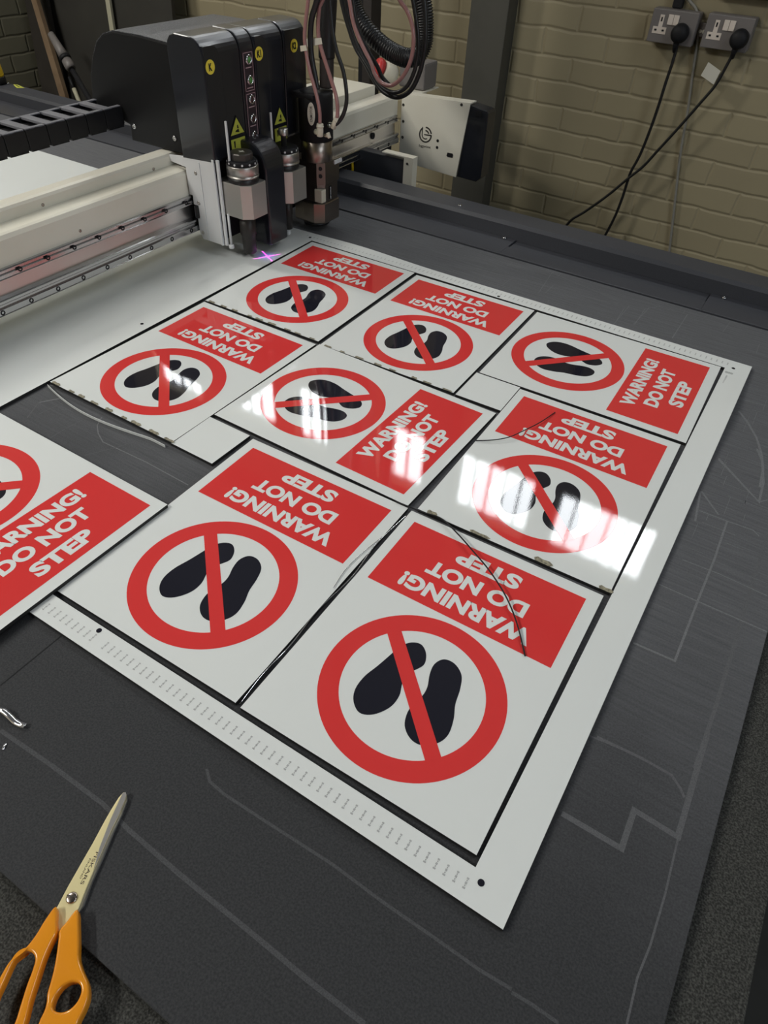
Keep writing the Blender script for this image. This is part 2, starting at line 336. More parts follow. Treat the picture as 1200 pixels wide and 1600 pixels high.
# ================================================================ cutting table
table = thing('cutting_table', (0.0, 0.6, -0.9), 'dark grey flatbed cutting table with felt top under the printed sheet', 'table')
MB().box(-2.2, 1.238, -0.62, 1.318, -0.12, -0.0180, 0.004).build('bed_frame', 'frame_dark', table)
for x in (-2.1, -0.5, 1.1):
    for y in (-0.5, 1.35):
        MB().box(x-.05, x+.05, y-.05, y+.05, -0.9, -0.118, 0.004).build('leg', 'frame_paint', table)
m = MB(); m.box(-2.18, 1.247, -0.6, 1.317, -0.0180, -0.0150, 0.001)
m.build('vacuum_belt', 'belt', table)
m = MB(); m.box(-2.15, 1.187, -0.2495, 1.316, -0.0150, -0.0060, 0.0007)
CUTS=[
([(0.5013, -0.1593), (0.5791, -0.1558), (0.6541, -0.1547), (0.6943, -0.1586), (0.7649, -0.1616), (0.8585, -0.1631), (0.9159, -0.1646), (0.9746, -0.1642)],0.0045),
([(0.7152, -0.0708), (0.7274, -0.0793), (0.7488, -0.0813), (0.8015, -0.0797), (0.8807, -0.0766), (0.9396, -0.0783), (0.9933, -0.0778), (1.0382, -0.0781), (1.0677, -0.0759)],0.003),
([(1.0485, 0.0906), (1.1114, 0.0903), (1.1106, 0.1349), (1.1561, 0.1327), (1.1549, 0.2172), (1.1546, 0.268)],0.006),
([(1.0503, 0.1931), (1.0979, 0.1958), (1.1332, 0.1945), (1.1447, 0.1853), (1.1512, 0.1773)],0.003),
([(1.1566, 0.1306), (1.1597, 0.0721), (1.1599, 0.0221), (1.1574, -0.0085), (1.1598, -0.0464)],0.002),
([(1.0686, -0.078), (1.0877, -0.0766), (1.1109, -0.0767)],0.003),
([(1.1529, 0.216), (1.1548, 0.3102), (1.1545, 0.3696), (1.1546, 0.4597), (1.1545, 0.5485), (1.1544, 0.6492)],0.0045),
([(1.0457, 0.3423), (1.0973, 0.3444), (1.0978, 0.4557), (1.0992, 0.5496), (1.0974, 0.6428)],0.003),
([(1.0456, 0.4584), (1.0945, 0.4578), (1.187, 0.4568)],0.002),
([(1.0608, 0.5234), (1.1133, 0.5253), (1.176, 0.5217)],0.0015),
([(1.0482, 0.6906), (1.0833, 0.65)],0.003),
([(1.0527, 0.7908), (1.1302, 0.7173), (1.1273, 0.7705), (1.1157, 0.8281), (1.1014, 0.8599)],0.004),
([(1.1302, 0.7173), (1.1406, 0.7304)],0.002),
([(1.0563, 0.6428), (1.0974, 0.6428), (1.1338, 0.6458), (1.1445, 0.637)],0.002),
([(1.0566, 0.6148), (1.0468, 0.6896)],0.003),
([(1.0393, 0.189), (1.0793, 0.194), (1.1215, 0.1953)],0.002),
([(1.0514, 0.9596), (1.0722, 0.9324), (1.0948, 0.8923), (1.1103, 0.8502), (1.1206, 0.8073), (1.1245, 0.7559)],0.004),
([(1.0516, 0.7944), (1.1006, 0.7458)],0.003),
([(0.8773, 1.284), (0.8787, 1.1575)],0.0012),
([(0.798, 1.2637), (0.7926, 1.1648)],0.0012),
([(0.7523, 1.2296), (0.7563, 1.1624)],0.0012),
([(1.0509, 1.0031), (1.0938, 1.0072)],0.0015),
([(0.0289, 0.2606), (0.0388, 0.2762), (0.051, 0.2942)],0.003),
([(0.0565, 0.2389), (0.0598, 0.2652), (0.0629, 0.2885)],0.0015),
([(0.1253, 0.2068), (0.1247, 0.2412), (0.1288, 0.2769)],0.0015),
([(0.1471, 0.2933), (0.1595, 0.2723), (0.177, 0.259), (0.2008, 0.2477), (0.2282, 0.2487), (0.2941, 0.2507), (0.3856, 0.2479)],0.0018),
([(0.2044, 0.2082), (0.2282, 0.2487), (0.2385, 0.2712), (0.2503, 0.2888)],0.0012),
([(0.0503, 0.2211), (0.0289, 0.2606), (0.0246, 0.2718)],0.002),
([(0.567, 1.1804), (0.5516, 1.2996), (0.7306, 1.2545)],0.0012),
([(0.6517, 1.2278), (0.6885, 1.231), (0.7347, 1.2416)],0.0012),
([(0.7949, 1.1651), (0.7921, 1.2531), (0.8182, 1.2883)],0.0012),
([(0.8774, 1.1557), (0.8781, 1.2864)],0.0012),
([(0.7569, 1.1369), (0.7586, 1.2437)],0.0012),
([(0.4536, -0.1244), (0.4541, -0.0441), (0.454, -0.027)],-0.0012),
]

for ci, (pts, w) in enumerate(CUTS):
    if w < 0: m.slot(2).ribbon(pts, -w, -0.00560)
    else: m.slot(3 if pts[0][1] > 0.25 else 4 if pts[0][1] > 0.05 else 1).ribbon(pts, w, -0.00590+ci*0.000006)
random.seed(3)
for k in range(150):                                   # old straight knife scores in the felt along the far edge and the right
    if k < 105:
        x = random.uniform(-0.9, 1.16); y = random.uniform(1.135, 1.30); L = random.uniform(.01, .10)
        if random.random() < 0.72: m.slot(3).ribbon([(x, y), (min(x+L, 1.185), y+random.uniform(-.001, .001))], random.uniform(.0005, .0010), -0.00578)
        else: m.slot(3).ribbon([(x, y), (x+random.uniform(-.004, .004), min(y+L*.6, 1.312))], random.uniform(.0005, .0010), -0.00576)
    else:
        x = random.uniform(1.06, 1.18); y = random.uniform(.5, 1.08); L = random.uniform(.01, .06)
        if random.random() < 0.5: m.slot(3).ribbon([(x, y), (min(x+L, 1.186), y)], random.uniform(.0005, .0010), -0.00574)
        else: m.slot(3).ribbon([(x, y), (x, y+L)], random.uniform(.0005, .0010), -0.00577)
m.build('felt_mat', ['felt', 'chalk', 'seam_dark', 'chalk_pale', 'chalk_mid'], table)
# ledge and raised rail along the far side
m = MB(); m.box(-2.2, 0.403, 1.3185, 1.421, -0.05, -0.003, 0.001); m.box(0.8975, 1.6, 1.3185, 1.421, -0.05, -0.003, 0.001)
m.box(0.403, 0.8975, 1.3185, 1.372, -0.05, -0.003, 0.001)
m.build('ledge', 'frame_paint', table)
MB().box(0.405, 0.8955, 1.374, 1.4195, -0.03, -0.0065, 0.001).build('hatch_cover', 'frame_paint', table)
r = MB().prism([(1.4215, -0.06), (1.4215, 0.027), (1.429, 0.035), (1.497, 0.035), (1.503, 0.029), (1.503, -0.12), (1.47, -0.12)], 'x', -2.2, 1.6)
rail = r.build('side_rail', 'frame_paint', table)
for x, y, z in ((0.374, 1.413, -0.003), (0.928, 1.4125, -0.003), (0.222, 1.446, 0.035), (-1.683, 1.5-.012, 0.035), (-0.75, 1.446, 0.035), (1.35, 1.446, 0.035)):
    MB().lathe([(0.0055, 0), (0.0058, .002), (0.004, .0036), (0.0022, .0036), (0.002, .002)], (x, y, z), n=16).build('screw', 'steel', rail)
m = MB(); m.prism([(-1.664, 1.494), (-1.642, 1.500), (-1.590, 1.487), (-1.612, 1.470)], 'z', 0.035, 0.0356); m.slot(1)
m.flat([(-1.648, 1.4905), (-1.642, 1.494), (-1.612, 1.486), (-1.618, 1.4815)], 0.0359)
m.build('warning_sticker', ['green_yellow_label', 'matte_black'], rail)

# ================================================================ printed sheet (the waste frame left round the cut signs)
def lift(x, y):
    z = 0.0
    t = min(max((y-1.088)/0.037, 0), 1); z += 0.005*math.exp(-((x-0.12)/0.13)**2)*t*t
    t = min(max((x-0.998)/0.044, 0), 1); z += 0.006*math.exp(-((y-0.93)/0.10)**2)*t
    return z
X0, X1, Y0, Y1 = -1.40, 1.042, -0.0405, 1.126; HX0, HX1, HY0, HY1 = -0.004, 0.9975, -0.0065, 1.0895
xs = sorted(set([X0, -1.2, -1.0, -0.8, -0.6, -0.4, -0.3] + [round(-0.25+0.03*k, 4) for k in range(8)] + [HX0] + [round(0.03*k, 4) for k in range(1, 33)] + [HX1, 1.012, 1.027, X1]))
ys = sorted(set([Y0, HY0] + [round(0.03*k+0.02, 4) for k in range(36)] + [HY1, 1.10, 1.113, Y1]))
def inside(xa, xb, ya, yb):
    cx, cy = (xa+xb)/2, (ya+yb)/2
    return not (HX0 < cx < HX1 and HY0 < cy < HY1)
m = MB(); top = {}; bot = {}
def vt(d, i, j, dz):
    if (i, j) not in d: d[(i, j)] = m.bm.verts.new((xs[i], ys[j], lift(xs[i], ys[j])+dz))
    return d[(i, j)]
TH = 0.0055
cells = {(i, j) for i in range(len(xs)-1) for j in range(len(ys)-1) if inside(xs[i], xs[i+1], ys[j], ys[j+1])}
for i, j in cells:
    q = [(i, j), (i+1, j), (i+1, j+1), (i, j+1)]
    m.slot(0)._f([vt(top, a, b, 0) for a, b in q], True); m._f([vt(bot, a, b, -TH) for a, b in q[::-1]], False)
    for (a, b), nb in ((((i, j), (i+1, j)), (i, j-1)), (((i+1, j), (i+1, j+1)), (i+1, j)), (((i+1, j+1), (i, j+1)), (i, j+1)), (((i, j+1), (i, j)), (i-1, j))):
        if nb not in cells:
            m.slot(1); va = m.bm.verts.new(vt(top, *a, 0).co); vb = m.bm.verts.new(vt(top, *b, 0).co)
            vc = m.bm.verts.new(vt(bot, *b, -TH).co); vd = m.bm.verts.new(vt(bot, *a, -TH).co); m._f([vd, vc, vb, va])
sheet = tag(m.build('printed_sheet', ['gloss_white', 'core_black']), 'large glossy white sheet with a perforated border left around the cut signs', 'sheet')
def tick_row(x0, x1, yc, half, skip=()):
    m = MB(); n = int((x1-x0)/0.0105)
    for k in range(n):
        x = x0+k*0.0105
        if k in skip: continue
        zz = lambda y: lift(x, y)+0.00015
        m.box(x-.0011, x+.0011, yc+half-.0016, yc+half, zz(yc), zz(yc)+.0001); m.box(x-.0014, x+.0014, yc-half, yc-half+.0016, zz(yc), zz(yc)+.0001)
        m.box(x-.0010, x+.0010, yc-.0010, yc+.0012, zz(yc), zz(yc)+.0001)
        m.box(x-.0005, x+.0005, yc+.0018, yc+half-.0022, zz(yc), zz(yc)+.0001); m.box(x-.0005, x+.0005, yc-half+.0022, yc-.0016, zz(yc), zz(yc)+.0001)
    return m
tick_row(0.408, 1.012, -0.0240, 0.0055, (9,)).build('printed_tick_marks', 'print_grey', sheet)
tick_row(-0.03, 1.01, 1.108, 0.0045).build('printed_tick_marks', 'print_grey', sheet)
for x, y in ((0.490, -0.013), (1.008, -0.016), (-0.025, 0.549), (0.505, 1.0965), (1.012, 1.0965), (-0.018, 1.102)):
    MB().cyl((x, y, lift(x, y)+0.0001), 0.0034, 0.0002, n=24).build('registration_dot', 'gloss_ink', sheet)
m = MB()
for k in range(9): m.box(1.0015+k*.0016, 1.0024+k*.0016, 1.070, 1.078, 0.0002, 0.0004)
m.box(1.0010, 1.016, 1.0735, 1.0748, 0.0002, 0.0004)
for k in range(12): m.box(1.0055, 1.0085, 1.0285+k*.0028, 1.0300+k*.0028, 0.0002, 0.0004)
m.build('printed_code', 'print_grey', sheet)

# ================================================================ signs
SW, SH = 0.2930, 0.3860
KS = 0.984
def dz(u, v): return (u*KS-0.1478*KS, v*KS-0.1945*KS)        # design measured from the lower left corner of a sign
FOOT_A = [(-0.363, 0.475), (-0.294, 0.545), (-0.201, 0.565), (-0.105, 0.49), (-0.054, 0.361), (-0.095, 0.25), (-0.16, 0.15), (-0.135, 0.02), (-0.085, -0.13), (-0.099, -0.297), (-0.199, -0.457), (-0.328, -0.517), (-0.451, -0.441), (-0.517, -0.306), (-0.518, -0.125), (-0.468, 0.072), (-0.425, 0.274), (-0.405, 0.384)]
FOOT_B = [(0.098, 0.533), (0.223, 0.545), (0.35, 0.457), (0.416, 0.295), (0.456, 0.105), (0.52, -0.06), (0.552, -0.239), (0.506, -0.377), (0.387, -0.482), (0.255, -0.484), (0.135, -0.392), (0.083, -0.246), (0.089, -0.102), (0.118, 0.007), (0.11, 0.129), (0.056, 0.28), (0.038, 0.422)]
CC = dz(0.1525, 0.1238); CR = 0.1112*KS; CI = 0.0862*KS
def lettering():
    t = MB()
    for body, w, vc in (('WARNING!', 0.189, 0.2690), ('DO NOT', 0.146, 0.3075), ('STEP', 0.0950, 0.3462)):
        b = text_bm(body, w*KS, (0.0268 if body == 'STEP' or body == 'DO NOT' else 0.0268)*KS, 0.047)
        cx, cy = dz(0.1465, vc)
        t.merge(b, Matrix.Translation((cx, cy, 0.00035)) @ Matrix.Rotation(PI, 4, 'Z'), smooth=False)
    return t
def burr_list(seed, side, n, size):
    rnd = random.Random(seed); out = []
    for k in range(n):
        m = MB(); out.append(m)
        t = -0.44+0.9*k/max(n-1, 1)+rnd.uniform(-.02, .02); L = size*rnd.uniform(.6, 1.2); Wd = size*rnd.uniform(.22, .36)
        if side == 'b': u, v = t*SW, -SH/2+Wd*.45
        elif side == 't': u, v = t*SW, SH/2-Wd*.45
        pts = [(u-L/2, v-Wd*.5), (u+L*.4, v-Wd*.55), (u+L*.55, v), (u+L*.3, v+Wd*.5), (u-L*.1, v+Wd*.35), (u-L*.45, v+Wd*.55), (u-L*.6, v+.1*Wd)]
        m.prism(pts, 'z', 0.00045, 0.0009)
    return out
def sign(cx, cy, rz, label, z=0.0, bend=None, burr=None, tilt=(0, 0)):
    t = thing('warning_sign', (cx, cy, z), label, 'sign', 'warning signs printed on the sheet')
    t.rotation_euler = (tilt[0], tilt[1], rz)
    parts = []
    m = MB(); m.slot(0).flat([(-SW/2, -SH/2), (SW/2, -SH/2), (SW/2, SH/2), (-SW/2, SH/2)], 0.0)
    m.slot(1); b = MB.box(MB(), -SW/2, SW/2, -SH/2, SH/2, -TH, -0.00002).bm
    m.merge(b); parts.append((m, 'panel', ['gloss_white', 'core_black']))
    m = MB(); p, q = dz(0.0145, 0.2430), dz(0.2785, 0.3722); m.flat([(p[0], p[1]), (q[0], p[1]), (q[0], q[1]), (p[0], q[1])], 0.00015); parts.append((m, 'text_band', 'gloss_red'))
    parts.append((lettering(), 'lettering', 'gloss_white'))
    for F in (FOOT_A, FOOT_B):
        m = MB(); m.flat(spline2([(CC[0]+x*CR, CC[1]+y*CR) for x, y in F], 5), 0.00015); parts.append((m, 'footprint', 'gloss_ink'))
    m = MB(); m.ring(CC, CI, CR, 0.00015); h = 0.0092*KS; d = Vector((1, -1)).normalized(); nn = Vector((1, 1)).normalized()
    L = CI*1.02; m.flat([Vector(CC)-d*L-nn*h, Vector(CC)+d*L-nn*h, Vector(CC)+d*L+nn*h, Vector(CC)-d*L+nn*h], 0.0003); parts.append((m, 'prohibition_ring', 'gloss_red'))
    if burr: parts += [(b, 'edge_tab', 'tan_burr') for b in burr_list(*burr)]
    for m, n, mats in parts:
        if bend:
            for k in range(1, 24):
                v = -SH/2+SH*k/24; g = list(m.bm.verts)+list(m.bm.edges)+list(m.bm.faces)
                bmesh.ops.bisect_plane(m.bm, geom=g, plane_co=(0, v, 0), plane_no=(0, 1, 0))
            for vtx in m.bm.verts: vtx.co.z += bend(vtx.co.x, vtx.co.y)
            if n == 'panel':
                for f in m.bm.faces: f.smooth = f.material_index == 0
        m.build(n, mats, t, local=True)
    return t
D2 = math.radians
def bend_d(u, v):
    p = min(max((SH/2-v)/SH, 0), 1); q = min(max((SW/2-u)/SW, 0), 1)
    return 0.003*p*p*(0.35+0.65*q)
sign(0.1499, 0.8925, D2(0.6), 'red and white sign in the far left corner of the sheet beside the laser cross', burr=(11, 'b', 9, .016))
sign(0.4529, 0.8887, D2(0.7), 'middle red and white sign of the far row, with tan bits along its near edge', burr=(12, 'b', 8, .016))
sign(0.8000, 0.9376, D2(-89.0), 'sideways red and white sign in the far right corner of the sheet')
sign(0.1530, 0.4979, D2(-0.5), 'slightly curled red and white sign between the gantry and the empty black gap', bend=bend_d, burr=(13, 'b', 9, .018))
sign(0.4969, 0.5424, D2(-91.3), 'sideways red and white sign in the centre with window reflections on its lettering', z=0.0006)
sign(0.8455, 0.5903, D2(0.8), 'right-hand red and white sign whose ring is washed out by the window reflection', burr=(15, 'b', 4, .024))
sign(0.5441, 0.1945, D2(0.4), 'red and white sign in the near row, beside the loose sign')
sign(0.8448, 0.1953, D2(0.6), 'nearest red and white sign, with a long dark strand across its text')
a = D2(-0.8); kc = Vector((0.4018, 0.1911)) - Matrix.Rotation(a, 2) @ Vector((SH/2, SW/2))
sign(kc.x, kc.y, D2(-90.8), 'loose red and white sign at the left picture edge, lying over the sheet', z=0.0062)
# curved sliver of sheet hanging below the curled sign
def sliver():
    m = MB(); n = 26; pts = []
    for k in range(n+1):
        t = k/n; pts.append((0.003+0.289*t, 0.3005-0.020*math.sin(PI*min(t*1.12, 1))*(1-.35*t)+(-0.007)*t, -0.002))
    for a, b in zip(pts, pts[1:]): m.prism([(a[0], a[1]), (b[0], b[1]), (b[0], b[1]+.0008), (a[0], a[1]+.0008)], 'z', -0.0058, -0.0006)
    return m
tag(sliver().build('offcut_strip', 'gloss_white'), 'thin curved white offcut lying along the curled sign\'s near edge', 'offcut', 'offcuts on the table')
for cx, cy, rz, lab in ((0.6508, 0.7406, 1.0, 'small blank white square between the far row and the centre sign'), (0.3415, 0.3465, -1.0, 'small blank white square beside the empty black gap')):
    s = 0.0445; m = MB(); m.flat([(-s, -s), (s, -s), (s, s), (-s, s)], 0.0); m.slot(1).box(-s, s, -s, s, -TH, -.00002)
    o = tag(m.build('blank_offcut', ['gloss_white', 'core_black']), lab, 'offcut', 'blank white squares')
    o.location = (cx, cy, 0); o.rotation_euler = (0, 0, D2(rz))
BLADE= [(0.69514, -0.24135), (0.68935, -0.2244), (0.68366, -0.20525), (0.67827, -0.18673), (0.67162, -0.16672), (0.66829, -0.15538), (0.66532, -0.14306), (0.66506, -0.13659), (0.66664, -0.13514), (0.66961, -0.13654), (0.67177, -0.13989), (0.67711, -0.15165), (0.68279, -0.16802), (0.6922, -0.18975), (0.70326, -0.21456), (0.71243, -0.23351), (0.71375, -0.25161), (0.71244, -0.25308), (0.71061, -0.25394)]
GRIND= [(0.66502, -0.13745), (0.66678, -0.13526), (0.66961, -0.13654), (0.67177, -0.13989), (0.67711, -0.15165), (0.68279, -0.16802), (0.6922, -0.18975), (0.69755, -0.20251), (0.68684, -0.18584), (0.67543, -0.16267), (0.66897, -0.14684)]
LOWBLADE= [(0.66899, -0.13659), (0.67271, -0.13914), (0.67919, -0.15179), (0.68573, -0.16816), (0.69555, -0.18994), (0.70347, -0.2098), (0.71281, -0.22759), (0.71323, -0.23555), (0.70331, -0.237), (0.68458, -0.18969), (0.66845, -0.14767)]
SCREW= [(0.70019, -0.22945), (0.69609, -0.22602), (0.7048, -0.22648)]
HR_OUT= [(0.71462, -0.234), (0.7251, -0.24138), (0.73579, -0.25009), (0.74492, -0.25783), (0.75424, -0.26218), (0.76455, -0.26568), (0.77079, -0.26948), (0.77518, -0.27433), (0.77799, -0.28074), (0.77995, -0.28754), (0.78364, -0.29571), (0.78444, -0.30547), (0.77725, -0.31256), (0.76499, -0.314), (0.75773, -0.30957), (0.75423, -0.30391), (0.75181, -0.29741), (0.74857, -0.29266), (0.74423, -0.28852), (0.73973, -0.28153), (0.73414, -0.27357), (0.72677, -0.26496), (0.71964, -0.25737), (0.71527, -0.25272), (0.71492, -0.24443)]
HR_IN= [(0.7552, -0.27165), (0.76018, -0.26989), (0.76487, -0.27143), (0.76773, -0.27492), (0.76923, -0.28018), (0.76829, -0.28623), (0.76477, -0.29091), (0.7597, -0.29346), (0.75547, -0.29304), (0.75263, -0.29008), (0.75055, -0.28518), (0.75021, -0.2798), (0.75192, -0.27517)]
HL_OUT= [(0.6969, -0.24246), (0.69788, -0.25411), (0.70097, -0.26626), (0.70169, -0.27802), (0.69902, -0.28943), (0.70191, -0.3014), (0.70727, -0.31486), (0.71684, -0.32637), (0.73163, -0.3339), (0.74574, -0.33506), (0.74984, -0.32743), (0.74807, -0.31831), (0.74454, -0.31007), (0.73648, -0.299), (0.72971, -0.28792), (0.7215, -0.2743), (0.7167, -0.26385), (0.71383, -0.25568), (0.70693, -0.24988)]
HL_IN= [(0.70276, -0.27884), (0.7072, -0.2763), (0.7124, -0.27641), (0.71654, -0.27896), (0.72069, -0.28508), (0.72525, -0.29361), (0.73207, -0.30455), (0.73866, -0.31514), (0.74113, -0.32402), (0.7374, -0.32896), (0.72872, -0.32801), (0.71984, -0.32313), (0.71276, -0.31411), (0.70782, -0.30332), (0.70226, -0.29103), (0.70061, -0.28396)]
HOSE = [(-0.1407, 1.45, 0.4843), (-0.1354, 1.45, 0.4518), (-0.1186, 1.45, 0.418), (-0.0864, 1.45, 0.3869), (-0.0403, 1.45, 0.3608), (0.0027, 1.45, 0.3466), (0.0372, 1.45, 0.3439), (0.0517, 1.47, 0.3504), (0.0597, 1.48, 0.3713), (0.0605, 1.48, 0.4007), (0.0561, 1.48, 0.4338), (0.0449, 1.48, 0.467), (0.0329, 1.48, 0.4977)]
PINK_LOOP = [(0.0358, 1.365, 0.496), (0.0556, 1.365, 0.4658), (0.0722, 1.365, 0.4519), (0.086, 1.365, 0.433), (0.0947, 1.365, 0.4084), (0.096, 1.365, 0.3791), (0.0882, 1.365, 0.3479), (0.0703, 1.365, 0.3195), (0.0429, 1.365, 0.2997), (0.0136, 1.365, 0.3008), (-0.0055, 1.365, 0.316), (-0.0173, 1.365, 0.3373), (-0.0452, 1.365, 0.3717), (-0.0677, 1.365, 0.4062), (-0.0778, 1.365, 0.438), (-0.0853, 1.365, 0.4772)]
BLACK_LOOP = [(0.0708, 1.38, 0.4982), (0.0828, 1.38, 0.4595), (0.092, 1.38, 0.4306), (0.0993, 1.38, 0.3992), (0.101, 1.38, 0.3662), (0.0936, 1.38, 0.3311), (0.0749, 1.38, 0.2984), (0.0445, 1.38, 0.2822), (0.0123, 1.38, 0.2856), (-0.0132, 1.38, 0.3019), (-0.0289, 1.38, 0.3231), (-0.057, 1.38, 0.3512), (-0.0799, 1.38, 0.383), (-0.0951, 1.38, 0.4184), (-0.1027, 1.38, 0.4666)]
BLACK_LOOP2 = [(0.0899, 1.4, 0.4986), (0.1008, 1.4, 0.4535), (0.1076, 1.4, 0.4062), (0.1059, 1.4, 0.3643), (0.0966, 1.4, 0.3252), (0.0759, 1.4, 0.2883), (0.0406, 1.4, 0.2683), (0.0004, 1.4, 0.2734), (-0.0282, 1.4, 0.2932), (-0.0545, 1.4, 0.3241), (-0.0854, 1.4, 0.3557), (-0.106, 1.4, 0.3933), (-0.1211, 1.4, 0.4272), (-0.131, 1.4, 0.4624)]
SLEEVE = [(-0.0219, 1.2, 0.4997), (-0.0232, 1.2, 0.4725), (-0.0263, 1.2, 0.4387), (-0.0295, 1.2, 0.4037), (-0.0301, 1.2, 0.3679)]
SLEEVE_LOW = [(-0.0301, 1.2, 0.3703), (-0.0306, 1.2, 0.3434), (-0.0319, 1.2, 0.3105)]
TUBE_PINK_A = [(0.0128, 1.14, 0.5016), (0.0043, 1.14, 0.4799), (-0.0041, 1.14, 0.4662), (-0.0081, 1.14, 0.4408), (-0.0072, 1.14, 0.413), (0.0006, 1.14, 0.3911), (0.0134, 1.14, 0.3636), (0.0266, 1.14, 0.3356), (0.0366, 1.14, 0.3127), (0.0408, 1.14, 0.2909), (0.0398, 1.14, 0.2705)]
TUBE_PINK_B = [(-0.0123, 1.12, 0.5058), (-0.0184, 1.12, 0.4739), (-0.0256, 1.12, 0.4408), (-0.0294, 1.12, 0.4126), (-0.0256, 1.12, 0.3845), (-0.0182, 1.12, 0.3561), (-0.0088, 1.12, 0.3311), (0.0007, 1.12, 0.3043), (0.0061, 1.12, 0.2801), (0.0064, 1.12, 0.2584)]
TUBE_BLACK_A = [(0.0041, 1.13, 0.5015), (-0.0047, 1.13, 0.4745), (-0.0171, 1.13, 0.4463), (-0.0217, 1.13, 0.4124), (-0.0196, 1.13, 0.3782), (-0.0122, 1.13, 0.346), (-0.0061, 1.13, 0.3202)]
TUBE_BLACK_B = [(0.0136, 1.15, 0.501), (0.0178, 1.15, 0.459), (0.0223, 1.15, 0.4266), (0.0319, 1.15, 0.3938), (0.0484, 1.15, 0.3611), (0.0569, 1.15, 0.3264), (0.0571, 1.15, 0.2993), (0.0468, 1.15, 0.2724), (0.0292, 1.15, 0.2539), (0.0114, 1.15, 0.247)]
LABEL_A = [(-0.0374, 1.135, 0.4088), (-0.0069, 1.135, 0.4141), (-0.0065, 1.135, 0.4011), (-0.0363, 1.135, 0.3952)]
LABEL_A2 = [(-0.0069, 1.135, 0.4141), (0.0031, 1.135, 0.4159), (0.0053, 1.135, 0.4049), (-0.0065, 1.135, 0.4011)]
LABEL_B = [(-0.0381, 1.115, 0.399), (-0.0227, 1.115, 0.402), (-0.0198, 1.115, 0.3927), (-0.0369, 1.115, 0.3888)]
FIT_A = [(0.0064, 1.12, 0.2571), (0.0057, 1.12, 0.2308)]
FIT_B = [(0.0328, 1.15, 0.2675), (0.0203, 1.15, 0.2446)]
FIT_C = [(0.0201, 1.13, 0.2392), (0.0253, 1.13, 0.2283)]
CAB1 = [(0.4549, 2.41, 0.3177), (0.4559, 2.41, 0.3027), (0.456, 2.41, 0.2597), (0.4529, 2.41, 0.2061), (0.4506, 2.41, 0.1414), (0.4448, 2.41, 0.0636), (0.4347, 2.41, -0.0127), (0.4198, 2.41, -0.07), (0.4168, 2.41, -0.1072), (0.414, 2.41, -0.163), (0.4051, 2.41, -0.2337), (0.3851, 2.41, -0.3148), (0.3593, 2.41, -0.3912)]
CAB2 = [(0.6299, 2.4, 0.3287), (0.6281, 2.4, 0.3138), (0.6201, 2.4, 0.2744), (0.6074, 2.4, 0.2246), (0.5802, 2.4, 0.1725), (0.5359, 2.4, 0.0909), (0.4918, 2.4, 0.0144), (0.4584, 2.4, -0.0431), (0.416, 2.4, -0.094), (0.3634, 2.4, -0.1601), (0.296, 2.4, -0.2325), (0.2543, 2.4, -0.2706), (0.2314, 2.4, -0.3051), (0.1847, 2.4, -0.3689)]
CAB3 = [(0.4091, 2.438, 0.4497), (0.4507, 2.438, 0.4191), (0.4765, 2.438, 0.401), (0.4931, 2.438, 0.3705), (0.5052, 2.438, 0.3307), (0.5205, 2.438, 0.2471), (0.5406, 2.438, 0.1414), (0.5603, 2.438, 0.0088), (0.5946, 2.438, -0.1531), (0.632, 2.438, -0.3292)]
TAGC = [(0.5654, 2.4, 0.2807), (0.609, 2.4, 0.2628), (0.6012, 2.4, 0.2255), (0.5551, 2.4, 0.2433)]
WHITE_STICK = [(-2.1852, 2.2, -0.1529), (-2.1496, 2.2, -0.2015)]

CURL= [(0.4772, -0.1482), (0.4871, -0.1444), (0.4975, -0.1441), (0.5066, -0.1445), (0.5154, -0.1432), (0.5213, -0.1421)]
CHIP= [(0.5201, -0.1675), (0.5228, -0.1717)]
WIRE_H= [(0.6994, 0.5921), (0.723, 0.6066), (0.7427, 0.6269), (0.7569, 0.6607), (0.7693, 0.7008), (0.7781, 0.7465)]
WIRE_B= [(0.6666, 0.3891), (0.7119, 0.3902), (0.7429, 0.3919), (0.7773, 0.3761), (0.8123, 0.3566), (0.8461, 0.337), (0.8819, 0.3105), (0.9115, 0.2806), (0.9403, 0.2423)]
# ================================================================ gantry
ganty = thing('gantry', (-0.25, 0.9, 0.0), 'cream gantry beam with steel rails spanning the cutting table', 'gantry')
YA, YE = -0.75, 1.80
g = MB(); g.prism([(-0.285, 0.045), (-0.285, 0.150), (-0.236, 0.178), (-0.205, 0.1745), (-0.199, 0.1725), (-0.194, 0.166), (-0.194, 0.119), (-0.202, 0.119), (-0.202, 0.045)], 'y', YA, YE)
beam = g.build('beam', 'cream_paint', ganty)
g = MB(); g.prism([(-0.280, 0.174), (-0.280, 0.193), (-0.274, 0.2005), (-0.246, 0.2025), (-0.239, 0.2005), (-0.2355, 0.196), (-0.2355, 0.174)], 'y', YA, 1.40)
g.build('beam_cover', 'cream_paint', ganty)
g = MB(); g.box(-0.40, -0.243, 1.36, 1.745, 0.14, 0.2015, 0.003); g.build('drive_housing', 'cream_paint', ganty)
MB().prism([(-0.2019, 0.071), (-0.1930, 0.071), (-0.1972, 0.1065), (-0.2019, 0.1065)], 'y', YA, YE-.01).build('rail_backplate', 'plate_mirror', ganty)
